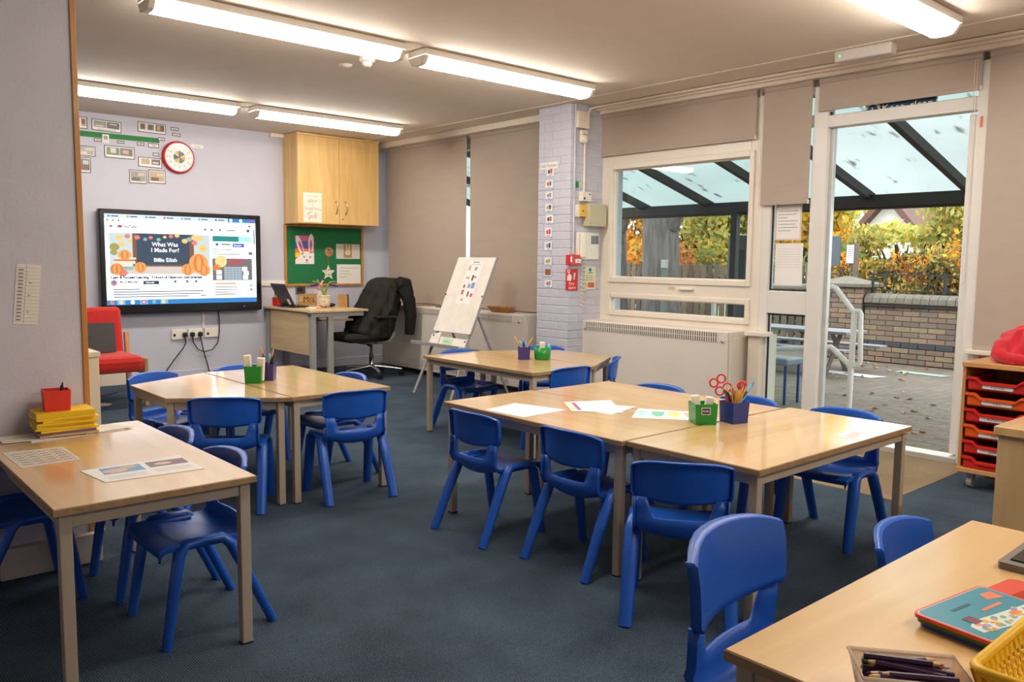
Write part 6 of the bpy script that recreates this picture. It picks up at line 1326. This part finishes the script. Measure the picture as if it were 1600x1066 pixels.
# white handrail of the ramp
hr = thing('handrail', 'white tubular ramp handrail outside the open door', 'handrail', (7.2, 3.6, GZ)); wr = M('white_railing', (222, 222, 216), .4)
hx = 7.2
MB().tube([(hx, 5.4, 1.09), (hx, 3.80, 1.11), (hx, 3.715, 1.112), (hx, 3.69, 1.10), (hx, 3.52, .90), (hx, 3.50, .885)], .025, 12).build('top_rail', wr, hr)
MB().tube([(hx, 5.4, .40), (hx, 4.30, .49), (hx, 3.79, .55), (hx, 3.715, .557), (hx, 3.69, .545), (hx, 3.51, .395), (hx, 3.50, .385)], .025, 12).build('lower_rail', wr, hr)
MB().tube([(hx, 3.515, GZ), (hx, 3.505, .90)], .025, 12).build('post', wr, hr); MB().tube([(hx, 5.0, GZ), (hx, 5.0, 1.09)], .025, 12).build('post', wr, hr)
MB().tube([(hx, 3.51, .90), (hx, 3.46, .905), (hx, 3.445, .88), (hx, 3.43, .45), (hx, 3.445, .42), (hx, 3.50, .40)], .022, 12).build('end_loop', wr, hr)
# picnic table
pn = thing('picnic_table', 'dark brown children picnic table in the yard beyond the rail', 'picnic table', (9.75, 5.2, GZ)); pb_ = M('recycled_plank', (96, 86, 80), .7, 0, .1, 10, .2); pg = M('grey_plank', (130, 128, 130), .6, 0, .06, 10, .1)
for k in range(4): MB().box(9.48 + k * .135, 9.48 + k * .135 + .125, 4.70, 6.2, .475, .51, b=.004).build('top_plank', pg, pn)
for xx in (9.20, 10.12): MB().box(xx, xx + .2, 4.58, 6.2, .285, .315, b=.004).build('bench_plank', pg, pn)
for y in (4.95, 5.95):
    MB().tube([(9.50, y, GZ), (9.85, y, .475)], .03, 4, smooth=False).build('leg', pb_, pn); MB().tube([(10.0, y, GZ), (9.62, y, .475)], .03, 4, smooth=False).build('leg', pb_, pn); MB().box(9.22, 10.30, y - .02, y + .02, .235, .285).build('bench_bearer', pb_, pn)
MB().tube([(9.75, 4.97, .26), (9.75, 5.45, .46)], .022, 4, smooth=False).build('brace', pb_, pn)
a = thing('sand_stand', 'blue framed grey activity stand outside the side light', 'stand', (7.2, 4.35, GZ)); bf2 = M('blue_frame', (30, 66, 130), .4)
MB().box(7.05, 7.35, 4.06, 4.62, .355, .42, b=.015).build('grey_top', M('grey_tray', (120, 134, 146), .4), a)
for (xx, yy) in [(7.08, 4.09), (7.32, 4.09), (7.08, 4.59), (7.32, 4.59), (7.2, 4.30)]: MB().tube([(xx, yy, GZ), (xx, yy, .37)], .014, 8).build('leg', bf2, a)
a = thing('notice_board', 'grey notice board on a post beyond the brick pier', 'notice board', (12, 6.2, GZ)); MB().box(11.95, 12.0, 6.10, 6.40, 1.29, 1.74, b=.006).build('board', M('slate_board', (82, 92, 98), .5), a); MB().box(11.96, 12.0, 6.36, 6.44, GZ, 1.82).build('post', M('pale_post', (170, 180, 196), .4), a)
a = thing('post_sign', 'white sign on a wooden post behind the brick pier', 'sign', (12.05, 5.93, GZ)); MB().box(12.04, 12.09, 5.86, 5.92, GZ, 1.64).build('post', fw[0], a); MB().box(12.02, 12.035, 5.915, 6.02, 1.335, 1.605).build('board', paper, a)
q = MB()
for k in range(6): q.rect(FW(6.01, 1.36, 12.02), .01, .05 + k * .03, .09, .06 + k * .03, 0, .0005)
q.build('print', inkg, a)
a = thing('tall_bin', 'tall dark grey rounded bin under the canopy', 'bin', (8.98, 5.83, GZ)); MB().box(8.84, 9.12, 5.675, 5.985, GZ, 1.67, b=.05).build('body', M('bin_grey', (84, 88, 92), .5), a); MB().box(8.83, 8.85, 5.72, 5.91, .9, 1.48, b=.004).build('door', M('bin_green', (40, 60, 52), .5), a)
# fallen leaves and chalk
lf_ = [M('leaf_tan', (176, 140, 96), .8), M('leaf_pale', (196, 176, 148), .8), M('leaf_rust', (150, 96, 60), .8)]
random.seed(31)
for k in range(46):
    x = random.uniform(6.6, 11.1); y = 3.0 + (x - 6.6) * .38 + random.uniform(-.45, .75); s_ = random.uniform(.018, .035); an = random.uniform(0, 6.28)
    o = MB().add([(s_ * math.cos(a_) * (1.5 if i % 3 == 0 else .7), s_ * math.sin(a_) * .8, .006 + .008 * ((i * 5) % 3)) for i, a_ in enumerate([2 * PI * j / 6 for j in range(6)])] + [(0, 0, .002)], [(i, (i + 1) % 6, 6) for i in range(6)]).build('fallen_leaf', random.choice(lf_)); o.location = (x, y, GZ + .002); o.rotation_euler = (0, 0, an)
    tag(o, 'small dry fallen leaf lying on the yard paving', 'leaf', 'fallen leaves on the yard')
tag(MB().prism([(9.6, 4.45), (9.85, 4.35), (9.9, 5.3), (9.7, 5.35)], GZ + .001, GZ + .003).build('white_marking', M('white_paint_worn', (200, 200, 198), .8)), 'worn white painted patch on the paving by the picnic table', 'marking')
tag(MB().prism([(10.4, 3.95), (10.55, 3.9), (10.6, 4.5), (10.42, 4.52)], GZ + .001, GZ + .003).build('green_marking', M('mint_chalk', (150, 178, 156), .9)), 'pale green chalk line on the paving before the brick wall', 'marking')
# foliage
def leafmat(n, c): return TRANSL('foliage_' + n, c, .45, .15, 3)
LM = {'yellow': leafmat('yellow', (250, 200, 62)), 'orange': leafmat('orange', (236, 160, 54)), 'olive': leafmat('olive', (176, 166, 92)), 'green': leafmat('green', (124, 146, 80)), 'lime': leafmat('lime', (206, 202, 112)), 'rust': leafmat('rust', (184, 116, 66)), 'dark': leafmat('dark', (88, 90, 50))}
def bush(name, label, cat, c, rad, n, cols_, size, trunk=True, seed=1, gap=None):
    rnd = random.Random(seed); t = thing(name, label, cat, (c[0], c[1], GZ), group='trees and hedge beyond the yard')
    vs = []; fs = []; ms = []; clumps = [(rnd.uniform(-.8, .8), rnd.uniform(-.85, .85), rnd.uniform(-.85, .85), rnd.randrange(len(cols_))) for _ in range(26)]
    for k in range(n):
        cl_ = rnd.choice(clumps); px = cl_[0] + rnd.gauss(0, .20); py = cl_[1] + rnd.gauss(0, .16); pz = cl_[2] + rnd.gauss(0, .16)
        if px * px + py * py + pz * pz > 1.6: continue
        p = V((c[0] + px * rad[0], c[1] + py * rad[1], c[2] + pz * rad[2]))
        if p.z < .05: continue
        d = V((rnd.gauss(0, 1), rnd.gauss(0, 1), rnd.gauss(0, .6))).normalized(); e = d.orthogonal().normalized(); e = (e * math.cos(k) + d.cross(e) * math.sin(k)); s_ = size * rnd.uniform(.6, 1.3); g2 = d.cross(e)
        o_ = len(vs); vs += [tuple(p - e * s_), tuple(p + g2 * s_ * .5), tuple(p + e * s_), tuple(p - g2 * s_ * .5)]; fs.append((o_, o_ + 1, o_ + 2, o_ + 3)); ms.append(cl_[3] if rnd.random() < .7 else rnd.randrange(len(cols_)))
    q = MB(); q.v = vs; q.f = fs; q.m = ms; q.sm = [False] * len(fs); o = q.build('foliage', [LM[x] for x in cols_], t); o['kind'] = 'stuff'
    if trunk:
        q = MB(); q.tube([(c[0], c[1], GZ), (c[0] + .1, c[1], c[2] * .6), (c[0], c[1] + .1, c[2] + rad[2] * .3)], [.09, .07, .03], 7)
        for k in range(6): a_ = k * 1.05; q.tube([(c[0] + .05, c[1], c[2] * .5), (c[0] + rad[0] * .4 * math.cos(a_), c[1] + rad[1] * .5 * math.sin(a_), c[2] + rad[2] * .3)], [.035, .012], 5)
        q.build('trunk', M('bark', (78, 66, 54), .9, 0, .2, 10, .6, 30), t)
    return t
bush('hedge', 'golden and rust hedge behind the railing, nearest the door frame', 'hedge', (12.6, 4.2, .95), (.5, .95, .82), 15000, ['yellow', 'rust', 'olive', 'dark', 'orange'], .038, seed=1)
bush('hedge', 'golden hedge behind the railing and brick pier', 'hedge', (12.6, 5.6, .85), (.5, .95, .66), 14000, ['yellow', 'orange', 'rust', 'dark', 'olive'], .038, seed=2)
bush('hedge', 'shaded hedge seen left of the brick pier', 'hedge', (13.0, 7.2, .9), (.5, .95, .75), 7000, ['olive', 'yellow', 'dark', 'green'], .05, seed=3)
bush('shrub_tree', 'loose green and yellow shrub rising above the hedge at the right', 'tree', (13.9, 5.05, 1.75), (.6, 1.05, .85), 6500, ['green', 'olive', 'lime', 'yellow'], .06, seed=4)
bush('shrub_tree', 'loose green shrub above the hedge in the middle of the doorway', 'tree', (14.2, 6.15, 1.5), (.6, 1.0, .52), 5200, ['lime', 'green', 'olive', 'yellow'], .06, seed=5)
bush('autumn_tree', 'bright yellow autumn tree above the notice board', 'tree', (15.0, 8.3, 2.3), (.8, 1.0, 1.0), 8000, ['yellow', 'lime', 'yellow', 'olive'], .08, seed=6)
bush('autumn_tree', 'olive gold tree seen through the right half of the window', 'tree', (15.0, 10.9, 2.1), (.9, 1.5, 1.5), 13000, ['lime', 'olive', 'yellow', 'lime'], .085, seed=7)
bush('autumn_tree', 'orange yellow tree seen at the left of the window', 'tree', (14.8, 12.8, 2.0), (.8, 1.2, 1.4), 12000, ['yellow', 'orange', 'yellow', 'orange'], .085, seed=8)
bush('hedge', 'low rust and green hedge over the fence through the window', 'hedge', (13.4, 10.4, .9), (.5, 1.2, .75), 6000, ['rust', 'olive', 'green', 'orange'], .05, seed=9)
bush('hedge', 'low rust hedge at the far left through the window', 'hedge', (13.4, 12.4, .8), (.5, 1.0, .7), 5000, ['rust', 'orange', 'dark'], .05, seed=10)
bush('shrub_tree', 'dark mixed tree between the yellow and the olive trees', 'tree', (15.6, 9.3, 1.7), (.8, .9, 1.0), 6000, ['olive', 'green', 'lime'], .07, seed=12)
# big trunks
bark = M('grey_bark', (98, 90, 86), .95, 0, .4, 5, 1.0, 14, stretch=(3, 3, .5))
def trunk(name, label, x, y, r_):
    t = thing(name, label, 'tree', (x, y, GZ)); rnd = random.Random(int(y * 10)); q = MB(); n = 18; k_ = 14; vs = []
    for j in range(k_ + 1):
        z = GZ + j * .36
        for i in range(n):
            a_ = 2 * PI * i / n; rr = r_ * (1 + .35 * math.exp(-z * 3) - .03 * z + .05 * math.sin(5 * a_ + z) + rnd.uniform(-.025, .025)); vs.append((x + rr * math.cos(a_), y + rr * math.sin(a_) + .03 * z, z))
    q.add(vs, [(j * n + i, j * n + (i + 1) % n, (j + 1) * n + (i + 1) % n, (j + 1) * n + i) for j in range(k_) for i in range(n)], 0, True); q.build('trunk', bark, t)
    q = MB().tube([(x, y - r_ * .6, 1.9), (x - .1, y - r_ * 1.5, 2.3), (x - .2, y - r_ * 2.4, 2.9)], [.12, .08, .05], 8); q.build('branch', bark, t); return t
trunk('tree_trunk', 'thick grey tree trunk standing in the middle of the window view', 11.2, 8.83, .31)
trunk('tree_trunk', 'thick grey tree trunk at the left edge of the window view', 11.2, 9.95, .28)
a = thing('trunk_box', 'small grey box fixed to the middle tree trunk', 'box', (10.9, 8.6, 1.2)); MB().box(10.86, 10.93, 8.50, 8.60, 1.22, 1.36, b=.006).build('case', M('pale_box', (150, 146, 136), .6), a)
MB().box(10.88, 10.94, 8.50, 8.60, .3, 1.22).build('duct', M('duct_green', (96, 100, 92), .7), a)
# house beyond
hs_ = thing('gable_house', 'white gabled house with brown barge boards beyond the hedge', 'house', (22, 9.9, GZ)); wh = M('white_render', (226, 224, 222), .8)
q = MB(); q.add([(22, 9.05, GZ), (22, 10.75, GZ), (22, 10.75, 2.05), (22, 9.9, 3.0), (22, 9.05, 2.05), (26, 9.05, GZ), (26, 10.75, GZ), (26, 10.75, 2.05), (26, 9.9, 3.0), (26, 9.05, 2.05)], [(0, 4, 3, 2, 1), (5, 6, 7, 8, 9), (0, 1, 6, 5), (1, 2, 7, 6), (0, 5, 9, 4), (2, 3, 8, 7), (3, 4, 9, 8)]); q.build('wall', wh, hs_)
brn = M('brown_barge', (104, 76, 66), .8)
for (ya_, yb_) in [(9.9, 10.95), (9.9, 8.85)]:
    q = MB(); q.add([(21.7, ya_, 3.02), (21.7, yb_, 1.82), (21.7, yb_, 2.02), (21.7, ya_, 3.28), (26.2, ya_, 3.02), (26.2, yb_, 1.82), (26.2, yb_, 2.02), (26.2, ya_, 3.28)], [(0, 1, 2, 3), (4, 7, 6, 5), (3, 2, 6, 7), (0, 4, 5, 1), (1, 5, 6, 2)]); q.build('roof_slope', brn, hs_)
MB().box(21.9, 22.0, 9.75, 10.05, 2.05, 2.45, b=.01).build('vent', M('house_vent', (190, 190, 190), .6), hs_)
h2 = thing('slate_house', 'house with a long grey slate roof behind the shrubs at the right', 'house', (24, 7.2, GZ)); MB().box(24, 30, 3.0, 8.7, GZ, 2.3).build('wall', wh, h2); q = MB().add([(23.7, 2.8, 2.25), (23.7, 8.9, 2.25), (27, 8.9, 3.2), (27, 2.8, 3.2), (30.3, 2.8, 2.25), (30.3, 8.9, 2.25)], [(0, 1, 2, 3), (3, 2, 5, 4), (0, 3, 4), (1, 5, 2)]); q.build('roof', M('slate_roof', (128, 128, 132), .8, 0, .08, 20), h2)
MB().box(23.95, 24.0, 5.2, 5.9, 1.0, 1.8).build('window', blackg, h2)
